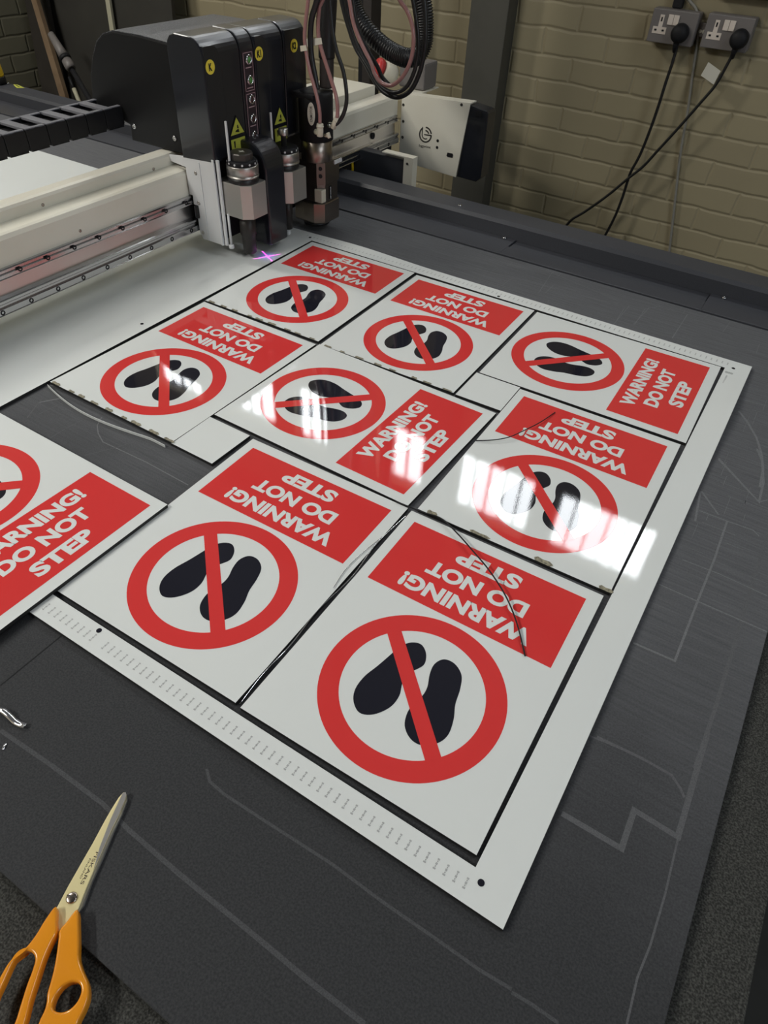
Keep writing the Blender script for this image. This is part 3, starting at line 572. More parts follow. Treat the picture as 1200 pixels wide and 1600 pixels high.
for nm, z0, z1, x1, ys0, zs in (('upper', 0.105, 0.1215, -0.185, 0.4306, 0.1120), ('lower', 0.0465, 0.073, -0.178, 0.3658, 0.0525)):
    g = MB(); h = z1-z0
    g.prism([(-0.2018, z0), (x1+.0015, z0), (x1, z0+.0015), (x1, z0+h*.42), (x1-.004, z0+h*.52), (x1-.004, z0+h*.66), (x1-.001, z0+h*.76), (x1-.001, z1-.002), (x1-.003, z1), (-0.2018, z1)], 'y', YA, YE-.01)
    rl = g.build('linear_rail', 'steel', ganty)
    k = -8
    while ys0+0.062*k < YE-.03:
        yy = ys0+0.062*k
        if yy > YA+.02: MB().lathe([(0.0048, 0), (0.0048, .0006), (0.0024, .0006), (0.0022, -.001)], (x1-.0001, yy, zs), (1, 0, 0), 14).build('rail_screw', 'matte_black', rl)
        k += 1
for x, y, z in ((-0.2355+.0, 0.546, 0.1845), (-0.2355, 0.832, 0.1815), (-0.194, 0.583, 0.1335), (-0.194, 1.45, 0.13)):
    MB().lathe([(0.0032, 0), (0.0030, .0015), (0.001, .002)], (x-.0003, y, z), (1, 0, 0), 12).build('screw', 'screw_steel', beam)
MB().lathe([(0.009, 0), (0.009, .004), (0.005, .0045), (0.004, .001)], (-0.1948, 1.66, 0.088), (1, 0, 0), 16).build('bumper_bolt', 'matte_black', ganty)
# end cover with the maker's mark, standing beyond the far rail
g = MB(); g.prism([(-0.180, -0.010), (0.0300, -0.019), (0.052, 0.187), (-0.180, 0.176)], 'y', 1.80, 1.803, 0.0008)
g.prism([(-0.180, 0.1755), (0.052, 0.1865), (0.052, 0.1895), (-0.180, 0.1785)], 'y', 1.80, 1.840)
g.prism([(-0.180, 0.1755), (-0.135, 0.1776), (-0.135, 0.1806), (-0.180, 0.1785)], 'y', 1.84, 1.95)
g.box(-0.180, -0.177, 1.803, 1.95, -0.01, 0.175)
cover = g.build('end_cover', 'cream_paint', ganty)
for x, z in ((-0.1735, 0.150), (0.024, 0.181), (-0.1705, 0.105), (-0.170, 0.060)):
    MB().lathe([(0.0042, 0), (0.0040, .001), (0.0022, .0015), (0.002, .0002)], (x, 1.8002, z), (0, -1, 0), 14).build('screw', 'gunmetal', cover)
for x, z in ((-0.0440, 0.0722), (-0.0442, 0.0531)):
    MB().cyl((x, 1.8002, z), 0.0044, 0.0006, (0, -1, 0), 16).build('hole', 'matte_black', cover)
g = MB(); g.prism([(-0.009, 0.037), (-0.006, 0.046), (0.011, 0.046), (0.014, 0.042), (0.012, 0.034), (-0.006, 0.034)], 'y', 1.7992, 1.8001); g.build('cable_slot', 'matte_black', cover)
LX, LZ = -0.0885, 0.0815
Ml = frame_matrix((LX, 1.7994, LZ), (1, 0, 0.045), (0, 0, 1))
def arc_strip(m, r, w, a0, a1, n=22):
    for k in range(n):
        a, b = D2(a0+(a1-a0)*k/n), D2(a0+(a1-a0)*(k+1)/n)
        t = bmesh.new(); vs = [t.verts.new((q*math.cos(c), q*math.sin(c), 0)) for q, c in ((r-w/2, a), (r+w/2, a), (r+w/2, b), (r-w/2, b))]; t.faces.new(vs); m.merge(t, Ml)
def bar_strip(m, x0, x1, y0, y1):
    t = bmesh.new(); t.faces.new([t.verts.new(p) for p in ((x0, y0, 0), (x1, y0, 0), (x1, y1, 0), (x0, y1, 0))]); m.merge(t, Ml)
m = MB(); arc_strip(m, 0.0205, 0.0042, 14, 92); arc_strip(m, 0.0205, 0.0042, 128, 360); arc_strip(m, 0.0115, 0.0042, 20, 95, 12)
arc_strip(m, 0.0118, 0.0030, 185, 305, 16); bar_strip(m, -0.0133, -0.0103, -0.002, 0.0205); bar_strip(m, -0.0045, 0.0221, -0.0016, 0.0018)
t = text_bm('bgprint', 0.042, 0.0095, 0.01); m.merge(t, frame_matrix((LX+.001, 1.7994, 0.0475), (1, 0, 0.045), (0, 0, 1)), smooth=False)
m.build('maker_mark', 'gunmetal', cover)
g = MB(); g.prism([(0.031, -0.018), (0.098, -0.020), (0.113, -0.006), (0.111, 0.170), (0.106, 0.1765), (0.0505, 0.183)], 'y', 1.805, 1.855, 0.002)
g.build('end_cap', 'navy_black', ganty)
MB().box(0.072, 0.090, 1.8035, 1.806, 0.158, 0.172).build('latch_slot', 'matte_black', ganty)
# foot of the gantry on the far rail
MB().box(-0.20, -0.0275, 1.570, 1.605, -0.06, 0.072, 0.002).build('drive_box', 'frame_paint', ganty)
g = MB(); g.box(-0.026, 0.004, 1.565, 1.568, -0.02, 0.080); g.box(-0.10, 0.004, 1.565, 1.592, 0.080, 0.083); g.box(0.0015, 0.004, 1.568, 1.592, -0.02, 0.08)
br = g.build('foot_bracket', 'cream_paint', ganty)
MB().cyl((-0.014, 1.5649, 0.066), 0.0035, 0.001, (0, -1, 0), 12).build('screw', 'gunmetal', br)
m = MB(); m.tube([(-0.205, 1.53, 0.045), (-0.207, 1.53, 0.028), (-0.203, 1.533, 0.012)], 0.0045, 8); m.tube([(-0.198, 1.555, 0.045), (-0.197, 1.557, 0.022), (-0.2, 1.56, 0.010)], 0.0045, 8)
m.build('amber_plug', 'bottle_yellow', ganty)
# gantry's supporting leg box (under the beam beyond the rail)
MB().box(-0.28, -0.202, 1.51, 1.79, -0.25, 0.045, 0.004).build('leg_box', 'frame_dark', ganty)

# ---------------------------------------------------------------- emergency stop on the end cover
es = thing('emergency_stop', (-0.22, 1.86, 0.181), 'red emergency stop button on a grey box on top of the gantry end', 'emergency stop')
MB().box(-0.172-.06, -0.142, 1.865, 1.945, 0.181, 0.252, 0.006).build('box', 'socket_grey', es)
ax = (-0.50, -0.62, 0.42)
MB().lathe([(0.030, 0), (0.033, 0.01), (0.033, 0.034), (0.029, 0.042), (0.024, 0.044)], (-0.258, 1.875, 0.199), ax, 28).build('collar', 'ivory', es)
e = Vector((-0.258, 1.875, 0.199))+Vector(ax).normalized()*0.044
MB().lathe([(0.020, 0), (0.028, 0.005), (0.029, 0.016), (0.025, 0.023), (0.012, 0.026), (0.001, 0.0262)], e, ax, 28).build('push_button', 'red_plastic', es)

# ================================================================ tool head
head = thing('tool_head', (-0.2, 1.05, 0.2), 'black cutting head with three tools and yellow badges on the gantry', 'cutting head')
PR = [(-0.467, 0.264), (-0.455, 0.318), (-0.436, 0.355), (-0.413, 0.386), (-0.389, 0.402), (-0.357, 0.411), (-0.274, 0.412), (-0.190, 0.408)]
h = MB(); h.prism([(-0.199, 0.204), (-0.359, 0.204), (-0.356, 0.236)]+PR, 'y', 0.893, 1.20, 0.003)
rear = h.build('rear_housing', 'navy_side', head)
h = MB(); h.prism(PR+[(x, z+.0018) for x, z in PR[::-1]], 'y', 0.8945, 1.199); h.build('housing_lid', 'speckle_black', head)
for x, z in ((-0.342, 0.236), (-0.220, 0.233)):
    MB().lathe([(0.0058, 0), (0.0055, .0018), (0.003, .0024), (0.002, .001)], (x, 0.8928, z), (0, -1, 0), 14).build('screw', 'steel', rear)
def cover_mb(y0, y1, zt, arch):
    m = MB(); xb, xf = -0.200, -0.1005; pts = [(xb+.006, 0.200), (xf-.003, 0.206), (xf, 0.211)]
    R = 0.034; cx, cz = xf-R, zt-R
    for k in range(9): a = D2(90*k/8); pts.append((cx+R*math.cos(a), cz+R*math.sin(a)))
    pts += [(xb+.030, zt+.001), (xb+.016, zt-.004), (xb+.008, zt-.014), (xb+.005, zt-.03)]
    m.prism(pts, 'y', y0, y1, 0.0035, 3)
    if arch:
        a1 = arch; ap = [(y0+.0035, 0.212), (y0+.0035, zt-0.014)]
        for k in range(9): a = D2(90-75*k/8); ap.append((a1-.022+.022*math.cos(a), zt-0.036+.022*math.sin(a)))
        ap += [(a1+.003, zt-.07), (a1+.003, 0.212)]
        m.prism(ap, 'x', -0.150, -0.0997, 0.001)
    return m
def disc_badge(parent, txt, y, z):
    m = MB(); m.cyl((-0.0993, y, z), 0.0128, 0.0006, (1, 0, 0), 28); m.slot(1)
    t = text_bm(txt, 0.0068*len(txt)+(.0025 if len(txt) == 1 else 0), 0.0135, 0.05); m.merge(t, frame_matrix((-0.0984, y, z), (0, 1, 0), (0, 0, 1)), smooth=False)
    m.build('badge', ['yellow_label', 'matte_black'], parent)
def warning_label(parent, y0, y1, zt, zb):
    m = MB(); yc = (y0+y1)/2; zm = zt-0.032
    m.slot(1).prism([(y0-.003, zm-.002), (y1+.003, zm-.002), (yc, zt+.004)], 'x', -0.0998, -0.0988)
    m.slot(0).prism([(y0+.001, zm), (y1-.001, zm), (yc, zt)], 'x', -0.0988, -0.0985)
    m.slot(1).prism([(yc-.007, zm+.005), (yc+.006, zm+.003), (yc+.004, zm+.010), (yc-.004, zm+.008)], 'x', -0.0985, -0.0982); m.prism([(yc, zm+.011), (yc+.005, zm+.011), (yc+.003, zm+.018), (yc, zm+.017)], 'x', -0.0985, -0.0982)
    m.prism([(y0-.002, zb-.001), (y1+.002, zb-.001), (y1+.002, zm-.006), (y0-.002, zm-.006)], 'x', -0.0998, -0.0988)
    m.slot(0).prism([(y0, zb), (y1, zb), (y1, zm-.008), (y0, zm-.008)], 'x', -0.0988, -0.0985)
    m.slot(1).prism([(y0+.009, zm-.025), (y0+.012, zm-.025), (y0+.013, zm-.012), (y0+.008, zm-.012)], 'x', -0.0985, -0.0982); m.prism([(y1-.014, zm-.022), (y1-.006, zm-.022), (y1-.010, zm-.012)], 'x', -0.0985, -0.0982)
    m.build('warning_label', ['green_yellow_label', 'matte_black'], parent)
ca = cover_mb(0.8835, 0.9915, 0.430, 0.932).build('cover', 'navy_black', head)
cb = cover_mb(1.0375, 1.1340, 0.430, 1.079).build('cover', 'navy_black', head)
cc = cover_mb(1.1375, 1.2170, 0.430, 1.210).build('cover', 'navy_black', head)
disc_badge(ca, 'K', 0.901, 0.381); disc_badge(cb, 'K1', 1.051, 0.385); disc_badge(cc, 'K2', 1.172, 0.385)
warning_label(ca, 0.939, 0.984, 0.281, 0.207); warning_label(cb, 1.087, 1.131, 0.274, 0.206)
m = cover_mb(0.9935, 1.0355, 0.431, None); bpnl = m.build('button_panel', 'navy_black', head)
m = MB(); m.prism([(0.9975, 0.2165), (1.0325, 0.2165), (1.0325, 0.394), (0.9975, 0.394)], 'x', -0.1007, -0.0996)
m.slot(1)
for z0, z1 in ((0.322, 0.392), (0.2185, 0.3175)):
    y0, y1 = 1.0005, 1.0300
    for a, b, c, d in ((y0, y1, z0, z0+.0011), (y0, y1, z1-.0011, z1), (y0, y0+.0011, z0, z1), (y1-.0011, y1, z0, z1)): m.box(-0.0996, -0.0993, a, b, c, d)
for z in (0.379, 0.342, 0.306, 0.269, 0.235): m.box(-0.0996, -0.0993, 1.006, 1.025, z-.0152, z-.0133)
m.build('button_strip', ['panel_maroon', 'pink_line'], bpnl)
for i, z in enumerate((0.379, 0.342, 0.306, 0.269, 0.235)):
    m = MB(); m.lathe([(0.0098, 0), (0.0098, .002), (0.0085, .0042), (0.0062, .0044), (0.006, .003)], (-0.0996, 1.0155, z), (1, 0, 0), 24)
    m.slot(1).lathe([(0.0060, .0), (0.0058, .0036), (0.004, .0044), (0.0005, .0046)], (-0.0996, 1.0155, z), (1, 0, 0), 20)
    b = m.build('push_button', ['steel', 'green_lens' if i < 2 else 'dark_lens'], bpnl)
    if i < 2: b['label'] = 'chrome ringed button with a green lens'
# silver side plate and its vertical strips
m = MB(); m.prism([(-0.236, 0.199), (-0.106, 0.213), (-0.103, 0.029), (-0.166, 0.029), (-0.1745, 0.043), (-0.1745, 0.076), (-0.168, 0.076), (-0.168, 0.104), (-0.1815, 0.104), (-0.1815, 0.124), (-0.1905, 0.124), (-0.1905, 0.182), (-0.236, 0.186)], 'y', 0.884, 0.8885, 0.0006)
m.box(-0.1085, -0.1035, 0.8815, 0.884, 0.0295, 0.213); m.box(-0.150, -0.147, 0.8825, 0.884, 0.030, 0.200)
sp = m.build('side_plate', 'white_metal', head); sp['label'] = 'pale silver side plate'
for x, z in ((-0.162, 0.1755), (-0.165, 0.111), (-0.164, 0.0446)):
    MB().lathe([(0.0042, 0), (0.004, .001), (0.002, .0014), (0.0018, .0004)], (x, 0.8838, z), (0, -1, 0), 12).build('screw', 'brushed', sp)
MB().box(-0.176, -0.168, 0.878, 0.884, 0.076, 0.104, .002).build('wiper', 'rubber', sp)
MB().box(-0.100, -0.0935, 0.8855, 0.8905, 0.030, 0.213, .0006).build('guide_strip', 'white_metal', head)
MB().box(-0.150, -0.112, 0.8890, 1.205, 0.035, 0.205, .002).build('mounting_plate', 'matte_black', head)
MB().cyl((-0.0875, 0.893, 0.030), 0.0028, 0.072, n=12).build('drop_rod', 'white_metal', head)
MB().cyl((-0.0875, 0.893, 0.024), 0.0062, 0.009, n=16, bev=.001).build('rod_foot', 'white_metal', head)

def cutting_tool(y, zb, zt, xk, yw, collar_r, nozzle, cap):
    ax = -0.0615
    m = MB(); x0, x1 = -0.112, xk; c = 0.0185
    m.prism([(x0, y-yw), (x1-c, y-yw), (x1, y-yw+c*.85), (x1, y+yw-.003), (x1-.003, y+yw), (x0, y+yw)], 'z', zb, zt, 0.0012)
    tb = m.build('cutting_tool', 'satin_alu', head)
    r = collar_r
    m = MB(); m.lathe([(r*.97, 0), (r*.985, .001), (r*.985, .010), (r*.96, .0105)], (ax, y, zt), n=40); m.build('seal_ring', 'rubber', tb)
    m = MB(); m.lathe([(r*.96, 0), (r*1.01, .0012), (r*1.01, .0036), (r*.95, .0040), (r*.95, .0062), (r, .0068), (r, .0230), (r*.985, .0245), (r*.9, .0246)], (ax, y, zt+.0105), n=44); m.build('collar', 'brushed', tb)
    m = MB(); m.lathe([(r*.92, 0), (r*.92, .0080), (r*.86, .0100), (r*.7, .0102)], (ax, y, zt+.035), n=40); m.slot(1)
    for k in range(12):
        a = 2*PI*k/12+.2; p = Vector((math.cos(a), math.sin(a), 0)); m.cyl(Vector((ax, y, zt+.0395))+p*r*.915, 0.0022, 0.0008, p, 10)
    m.build('dial', ['matte_black', 'white_metal'], tb)
    if cap:
        m = MB(); prof = [(r*.71, 0), (r*.71, .0115), (r*.67, .0135), (r*.40, .0137), (r*.1, .0137)]; m.lathe(prof, (ax, y, zt+.0452), n=12, smooth=False)
        m.slot(1).prism([(ax+.000, y-.008), (ax+.003, y-.001), (ax+.009, y+.001), (ax+.003, y+.003), (ax, y+.008), (ax-.002, y+.002), (ax-.007, y), (ax-.001, y-.002)], 'z', zt+.0590, zt+.0592)
        m.build('cap', ['gunmetal', 'pale_label'], tb)
    else:
        m = MB(); m.lathe([(.0065, 0), (.0065, .022), (.0105, .0222), (.0108, .0235), (.0108, .0350), (.0095, .0365), (.001, .0366)], (ax, y, zt+.0452), n=24); m.build('knob', 'brushed', tb)
    m = MB(); m.lathe(nozzle[0], (ax, y, 0), n=28); m.build('nozzle', 'nozzle_dark', tb)
    if nozzle[1]: MB().lathe(nozzle[1], (ax, y, 0), n=16).build('tool_tip', 'white_metal', tb)
    MB().cyl((-0.072, y-yw+.0062 if cap else y-.028, zt-.002), 0.0026, 0.122 if cap else .118, n=10, bev=.0006).build('guide_rod', 'white_metal', tb)
cutting_tool(0.9260, 0.0985, 0.1700, -0.0255, 0.0330, 0.0345, ([(.0125, .010), (.0150, .012), (.0162, .040), (.0166, .052), (.0187, .0545), (.0187, .0985)], None), True)
cutting_tool(1.0720, 0.0935, 0.1640, -0.0255, 0.0345, 0.0335, ([(.0055, .020), (.0105, .022), (.0112, .056), (.0125, .058), (.0125, .0935)], [(.0025, .006), (.0052, .008), (.0052, .020)]), False)
# pressure foot between the tools
R = 0.048; xf = -0.0315; pts = [(-0.112, 0.018), (xf-.004, 0.018), (xf, 0.022)]
for k in range(13): a = D2(90*k/12); pts.append((xf-R*.95+R*.95*math.cos(a), 0.236-R*1.15+R*1.15*math.sin(a)))
pts += [(-0.112, 0.236)]
MB().prism(pts, 'y', 0.9680, 1.0330, 0.006, 3).build('pressure_foot', 'navy_black', head)
# milling spindle
sx, sy = -0.048, 1.1790
m = MB(); m.lathe([(.036, .205), (.040, .206), (.040, .296), (.038, .300), (.036, .304), (.018, .305)], (sx, sy, 0), n=36)
m.box(sx-.040, sx+.022, sy-.040, sy+.040, .292, .304, .004)
spn = m.build('spindle_motor', 'matte_black', head)
m = MB(); m.lathe([(.0365, .160), (.0375, .161), (.0375, .2045), (.0355, .2055)], (sx, sy, 0), n=40); m.build('spindle_body', 'bronze_grey', spn)
ds = Vector((0.366, -0.931, 0)).normalized()
m = MB(); fm = frame_matrix(Vector((sx, sy, .266))+ds*0.0408, Vector((0.931, 0.366, 0)), (0, 0, 1)); t = bmesh.new()
bmesh.ops.create_circle(t, cap_ends=True, radius=1, segments=36)
for v in t.verts: v.co = Vector((v.co.x*.0090, v.co.y*.0235, 0.0008))
m.merge(t, fm, smooth=False); m.slot(1); t = text_bm('CNMOTOR', 0.032, 0.0058, .01)
m.merge(t, fm @ Matrix.Translation((0, 0, .0012)) @ Matrix.Rotation(PI/2, 4, 'Z'), smooth=False); m.build('oval_badge', ['pale_label', 'gunmetal'], spn)
m = MB(); m.prism([(sx-.06, sy-.030), (sx+.020, sy-.030), (sx+.036, sy-.016), (sx+.036, sy+.042), (sx-.06, sy+.042)], 'z', .110, .1605, .001)
m.build('clamp', 'bronze_dark', spn)
for z in (.148, .131): MB().cyl((sx+.0275, sy-.0245, z), .0045, .0012, (0.7, -0.7, 0), 14).build('clamp_bolt', 'matte_black', spn)
m = MB(); m.prism([(sx-.055, sy-.026), (sx+.018, sy-.026), (sx+.032, sy-.012), (sx+.032, sy+.040), (sx-.055, sy+.040)], 'z', .066, .110, .001); m.build('collet_housing', 'bronze_dark', spn)
m = MB(); m.box(sx+.012, sx+.034, sy-.030, sy-.012, .070, .100, .0015); m.slot(1).box(sx+.0321, sx+.0335, sy+.004, sy+.012, .072, .102)
m.build('sensor_block', ['ivory', 'matte_black'], spn)
m = MB()
for k in range(8): m.cyl((sx+.0335, sy+.008, .0735+.0036*k), .0013, .001, (1, 0, 0), 8)
m.build('indicator_row', 'white_metal', spn)
m = MB(); m.prism([(sx-.05, sy-.030), (sx+.012, sy-.034), (sx+.034, sy-.018), (sx+.034, sy+.044), (sx-.05, sy+.044)], 'z', .016, .066, .003); m.build('dust_shoe', 'bronze_grey', spn)
MB().lathe([(.030, .006), (.033, .008), (.033, .016)], (sx-.006, sy+.002, 0), n=32).build('brush_ring', 'rubber', spn)
MB().box(sx+.036, sx+.039, sy+.020, sy+.050, .150, .158).build('bracket', 'white_metal', spn)
for a, b, nm in ((FIT_A, .0075, 'elbow_fitting'), (FIT_B, .0065, 'elbow_fitting'), (FIT_C, .0042, 'plug_fitting')):
    p, q = Vector(a[0]), Vector(a[1]); d = (q-p); m = MB(); m.cyl(p, b, d.length, d, 16, .0008); m.cyl(p+d*.18, b*1.12, d.length*.1, d, 16); m.cyl(q-d.normalized()*b, b*.8, .016, (-0.9, .3, -.1), 14)
    m.build(nm, 'ivory', spn)
MB().cyl((0.0114-.004, 1.15, 0.247), .0055, .012, (1, .1, .2), 14, .001).build('hose_nipple', 'steel', spn)

# laser in the head drawing the violet cross on the sheet
ll = bpy.data.lights.new('laser_cross_lamp', 'SPOT'); ll.energy = 1.0; ll.spot_size = D2(62); ll.spot_blend = 0.2; ll.shadow_soft_size = 0.0005; ll.use_nodes = True
lo = bpy.data.objects.new('laser_cross_lamp', ll); C.objects.link(lo); lo.location = (-0.0255, 0.9635, 0.092)
tgt = Vector((-0.0305, 0.950, 0)); lo.rotation_euler = (tgt-Vector(lo.location)).to_track_quat('-Z', 'Y').to_euler()
nt = ll.node_tree; em = nt.nodes['Emission']
def N(kind, op=None, **kw):
    n = nt.nodes.new(kind)
    if op: n.operation = op
    return n
tc = N('ShaderNodeTexCoord'); vr = N('ShaderNodeVectorRotate'); vr.rotation_type = 'Z_AXIS'; vr.inputs['Angle'].default_value = LASER_ANGLE if 'LASER_ANGLE' in globals() else 0.14
sx_ = N('ShaderNodeSeparateXYZ'); nt.links.new(tc.outputs['Normal'], vr.inputs['Vector']); nt.links.new(vr.outputs[0], sx_.inputs[0])
def mth(op, a, b=None):
    n = N('ShaderNodeMath', op)
    for i, v in enumerate((a, b)):
        if v is None: continue
        if isinstance(v, (int, float)): n.inputs[i].default_value = v
        else: nt.links.new(v, n.inputs[i])
    return n.outputs[0]
u = mth('ABSOLUTE', mth('DIVIDE', sx_.outputs[0], sx_.outputs[2])); v = mth('ABSOLUTE', mth('DIVIDE', sx_.outputs[1], sx_.outputs[2]))
tw, tl = 0.017, 0.37
l1 = mth('MULTIPLY', mth('LESS_THAN', u, tw), mth('LESS_THAN', v, tl)); l2 = mth('MULTIPLY', mth('LESS_THAN', v, tw), mth('LESS_THAN', u, tl))
cross = mth('MAXIMUM', l1, l2); rad = mth('ADD', mth('MULTIPLY', u, u), mth('MULTIPLY', v, v)); halo = mth('EXPONENT', mth('MULTIPLY', rad, -28.0))
cm = N('ShaderNodeMixRGB'); nt.links.new(cross, cm.inputs[0]); cm.inputs[1].default_value = (0.10, 0.08, 1.0, 1); cm.inputs[2].default_value = (1.0, 0.06, 0.75, 1)
nt.links.new(cm.outputs[0], em.inputs['Color'])
st = mth('ADD', mth('MULTIPLY', cross, 0.9), mth('MULTIPLY', halo, 0.22)); nt.links.new(st, em.inputs['Strength'])

# ================================================================ cable chain
chain = thing('cable_chain', (-0.41, 0.6, 0.235), 'black plastic cable chain running into the side of the cutting head', 'cable chain')
def link_mb(y):
    m = MB(); x0, x1, z0, z1 = -0.457, -0.368, 0.232, 0.273
    for xa, xb in ((x0, x0+.008), (x1-.008, x1)):
        m.prism([(y+.001, z0+.003), (y+.010, z0), (y+.020, z0+.003), (y+.026, z0+.001), (y+.036, z0), (y+.046, z0+.003), (y+.0495, z0+.006), (y+.0495, z1-.004), (y+.046, z1-.001), (y+.026, z1), (y+.022, z1-.0015), (y+.001, z1-.001)], 'x', xa, xb, .0008)
    m.box(x0, x1, y+.004, y+.046, z0, z0+.003); m.box(x0+.008, x1-.008, y, y+.05, z0+.004, z1-.010)
    m.slot(1).box(x0+.004, x1-.004, y+.002, y+.022, z1-.004, z1+.0008, .0006); m.box(x0+.002, x0+.011, y+.002, y+.048, z1-.001, z1+.0010, .0004); m.box(x1-.011, x1-.002, y+.002, y+.048, z1-.001, z1+.0010, .0004)
    return m
l0 = link_mb(-0.31).build('link', ['chain_plastic', 'chain_bar'], chain)
for k in range(1, 24):
    c = l0.copy(); C.objects.link(c); c.location = (0, 0.05*k, 0)
# the chain rests in a tray behind the beam
m = MB(); m.box(-0.47, -0.30, YA, 0.86, 0.150, 0.153) if False else None
def rise(P, start=True, end=False):
    # carry a hanging line on upwards to the boom above the picture
    P = list(P)
    if start: a, b = Vector(P[0]), Vector(P[1]); d = (a-b)*0.5; P = [(a.x+d.x*1.5, a.y, 1.25), (a.x+d.x*1.4, a.y, 0.80), (a.x+d.x, a.y, a.z+.07)] + P
    if end: a, b = Vector(P[-1]), Vector(P[-2]); d = (a-b)*0.5; P = P + [(a.x+d.x, a.y, a.z+.07), (a.x+d.x*1.4, a.y, 0.80), (a.x+d.x*1.5, a.y, 1.25)]
    return P
HOSE = rise(HOSE, True, True); PINK_LOOP = rise(PINK_LOOP, True, True); BLACK_LOOP = rise(BLACK_LOOP, True, True); BLACK_LOOP2 = rise(BLACK_LOOP2, True, True)
SLEEVE = rise(SLEEVE); TUBE_PINK_A = rise(TUBE_PINK_A); TUBE_PINK_B = rise(TUBE_PINK_B); TUBE_BLACK_A = rise(TUBE_BLACK_A); TUBE_BLACK_B = rise(TUBE_BLACK_B)
m = MB().box(-0.30, 0.16, 1.06, 1.52, 1.25, 1.29, .004); m.box(-0.09, -0.05, 1.27, 1.31, 1.285, 2.499)
tag(m.build('hose_boom', 'frame_paint'), 'grey carrier plate above the cutting head from which the hoses hang', 'hose carrier')
# ================================================================ hoses and cables over the head
def hose(name, pts, r, mt, label, cat, group=None, k=6, n=10, rf=None, kind=None):
    return tag(MB().tube(pts, r, n, k, rf).build(name, mt), label, cat, group, kind)
big = tag(MB().tube(HOSE, 0.021, 20, 26, lambda i: 0.0215 if (i//2) % 2 else 0.0188).build('corrugated_hose', 'rubber'), 'thick black corrugated hose hanging in a loop beside the cutting head', 'hose')
hose('air_tube', PINK_LOOP, 0.0046, 'pink_tube', 'translucent pink tube looping down beside the thick corrugated hose', 'tube', 'pink air tubes')
hose('power_cable', BLACK_LOOP, 0.0048, 'rubber', 'inner thin black cable of the loop below the corrugated hose', 'cable', 'looped black cables')
hose('power_cable', BLACK_LOOP2, 0.0056, 'rubber', 'outer and lowest thin black cable of the loop below the corrugated hose', 'cable', 'looped black cables')
hose('power_cable', [(p[0]+.012, p[1]+.01, p[2]+.006) for p in BLACK_LOOP[11:]], 0.005, 'rubber', 'short black cable running up beside the left side of the loop', 'cable', 'looped black cables')
sl = tag(MB().tube(SLEEVE, 0.0185, 18, 6).build('cable_sleeve', 'rubber'), 'thick black vertical sleeve hanging behind the spindle', 'hose')
m = MB().tube(SLEEVE_LOW, 0.0160, 16, 6); m.build('inner_hose', 'post_brown', sl)
hose('air_tube', TUBE_PINK_A, 0.0043, 'pink_tube', 'pink tube curving over the black sleeve to the spindle\'s right fitting', 'tube', 'pink air tubes')
hose('air_tube', TUBE_PINK_B, 0.0040, 'pink_tube', 'pink tube beside the last cover, ending at the spindle\'s front fitting', 'tube', 'pink air tubes')
hose('signal_cable', TUBE_BLACK_A, 0.0062, 'rubber', 'black cable dropping into the top of the spindle motor', 'cable', 'spindle cables')
hose('signal_cable', TUBE_BLACK_B, 0.0044, 'rubber', 'black tube bowing out to the right and back to the spindle', 'cable', 'spindle cables')
def flag(pts, t, label, name='paper_tag', mats='pale_label'):
    m = MB(); P = [Vector(p) for p in pts]; nn = (P[1]-P[0]).cross(P[3]-P[0]).normalized()*t
    a = [m.bm.verts.new(p-nn) for p in P]; b = [m.bm.verts.new(p+nn) for p in P]
    m._f(a[::-1]); m._f(b)
    for i in range(4): m._f((a[i], a[(i+1) % 4], b[(i+1) % 4], b[i]))
    bmesh.ops.recalc_face_normals(m.bm, faces=list(m.bm.faces))
    return tag(m.build(name, mats), label, 'tag', 'cable tags')
flag([LABEL_A[0], LABEL_A2[1], LABEL_A2[2], LABEL_A[3]], 0.0005, 'white tag wrapped round the pink tube above the spindle')
flag(LABEL_B, 0.0006, 'yellowed tag on the pink tube beside the last black cover', mats='ivory')

# ================================================================ wall and background things
def socket(x0, x1, z0, z1, label, px, pz):
    s = thing('double_socket', ((x0+x1)/2, YW, (z0+z1)/2), label, 'socket', 'grey double sockets')
    MB().box(x0, x1, 2.402, YW-.001, z0, z1, .006, 3).build('back_box', 'socket_grey', s)
    f = MB().box(x0+.001, x1-.001, 2.398, 2.403, z0+.001, z1-.001, .002).build('face_plate', 'socket_grey', s)
    cx, cz = x0+.033, (z0+z1)/2+.002
    m = MB(); m.box(cx-.0065, cx+.0065, 2.3970, 2.3982, cz-.010, cz+.027); m.box(cx-.021, cx+.021, 2.3968, 2.3982, cz-.022, cz-.004)
    m.slot(1); m.box(cx-.002, cx+.002, 2.3962, 2.3969, cz+.010, cz+.021); m.box(cx-.015, cx-.008, 2.3962, 2.3967, cz-.015, cz-.010); m.box(cx+.008, cx+.015, 2.3962, 2.3967, cz-.015, cz-.010)
    m.build('outlet', ['switch_white', 'matte_black'], s)
    for k in (0, 1):
        MB().box(x0+.052+k*.017, x0+.068+k*.017, 2.3945, 2.3982, (z0+z1)/2+.006, (z0+z1)/2+.032, .001).build('rocker_switch', 'switch_white', s)
    p = thing('plug', (px, 2.395, pz), 'black plug in the %s socket' % ('left' if x0 < .45 else 'right'), 'plug', 'black plugs')
    m = MB(); m.lathe([(.025, 0), (.0265, .004), (.0255, .018), (.021, .030), (.010, .034), (.001, .0345)], (px, 2.394, pz), (0, -1, 0), 28); m.build('plug_body', 'matte_black', p)
    MB().tube([(px-.002, 2.385, pz-.022), (px-.003, 2.386, pz-.036), (px-.0035, 2.394, pz-.050)], .009, 10, 4, lambda i: .010-.0006*i).build('strain_relief', 'matte_black', p)
socket(0.358, 0.500, 0.310, 0.398, 'left grey double wall socket under the black conduit', 0.459, 0.344)
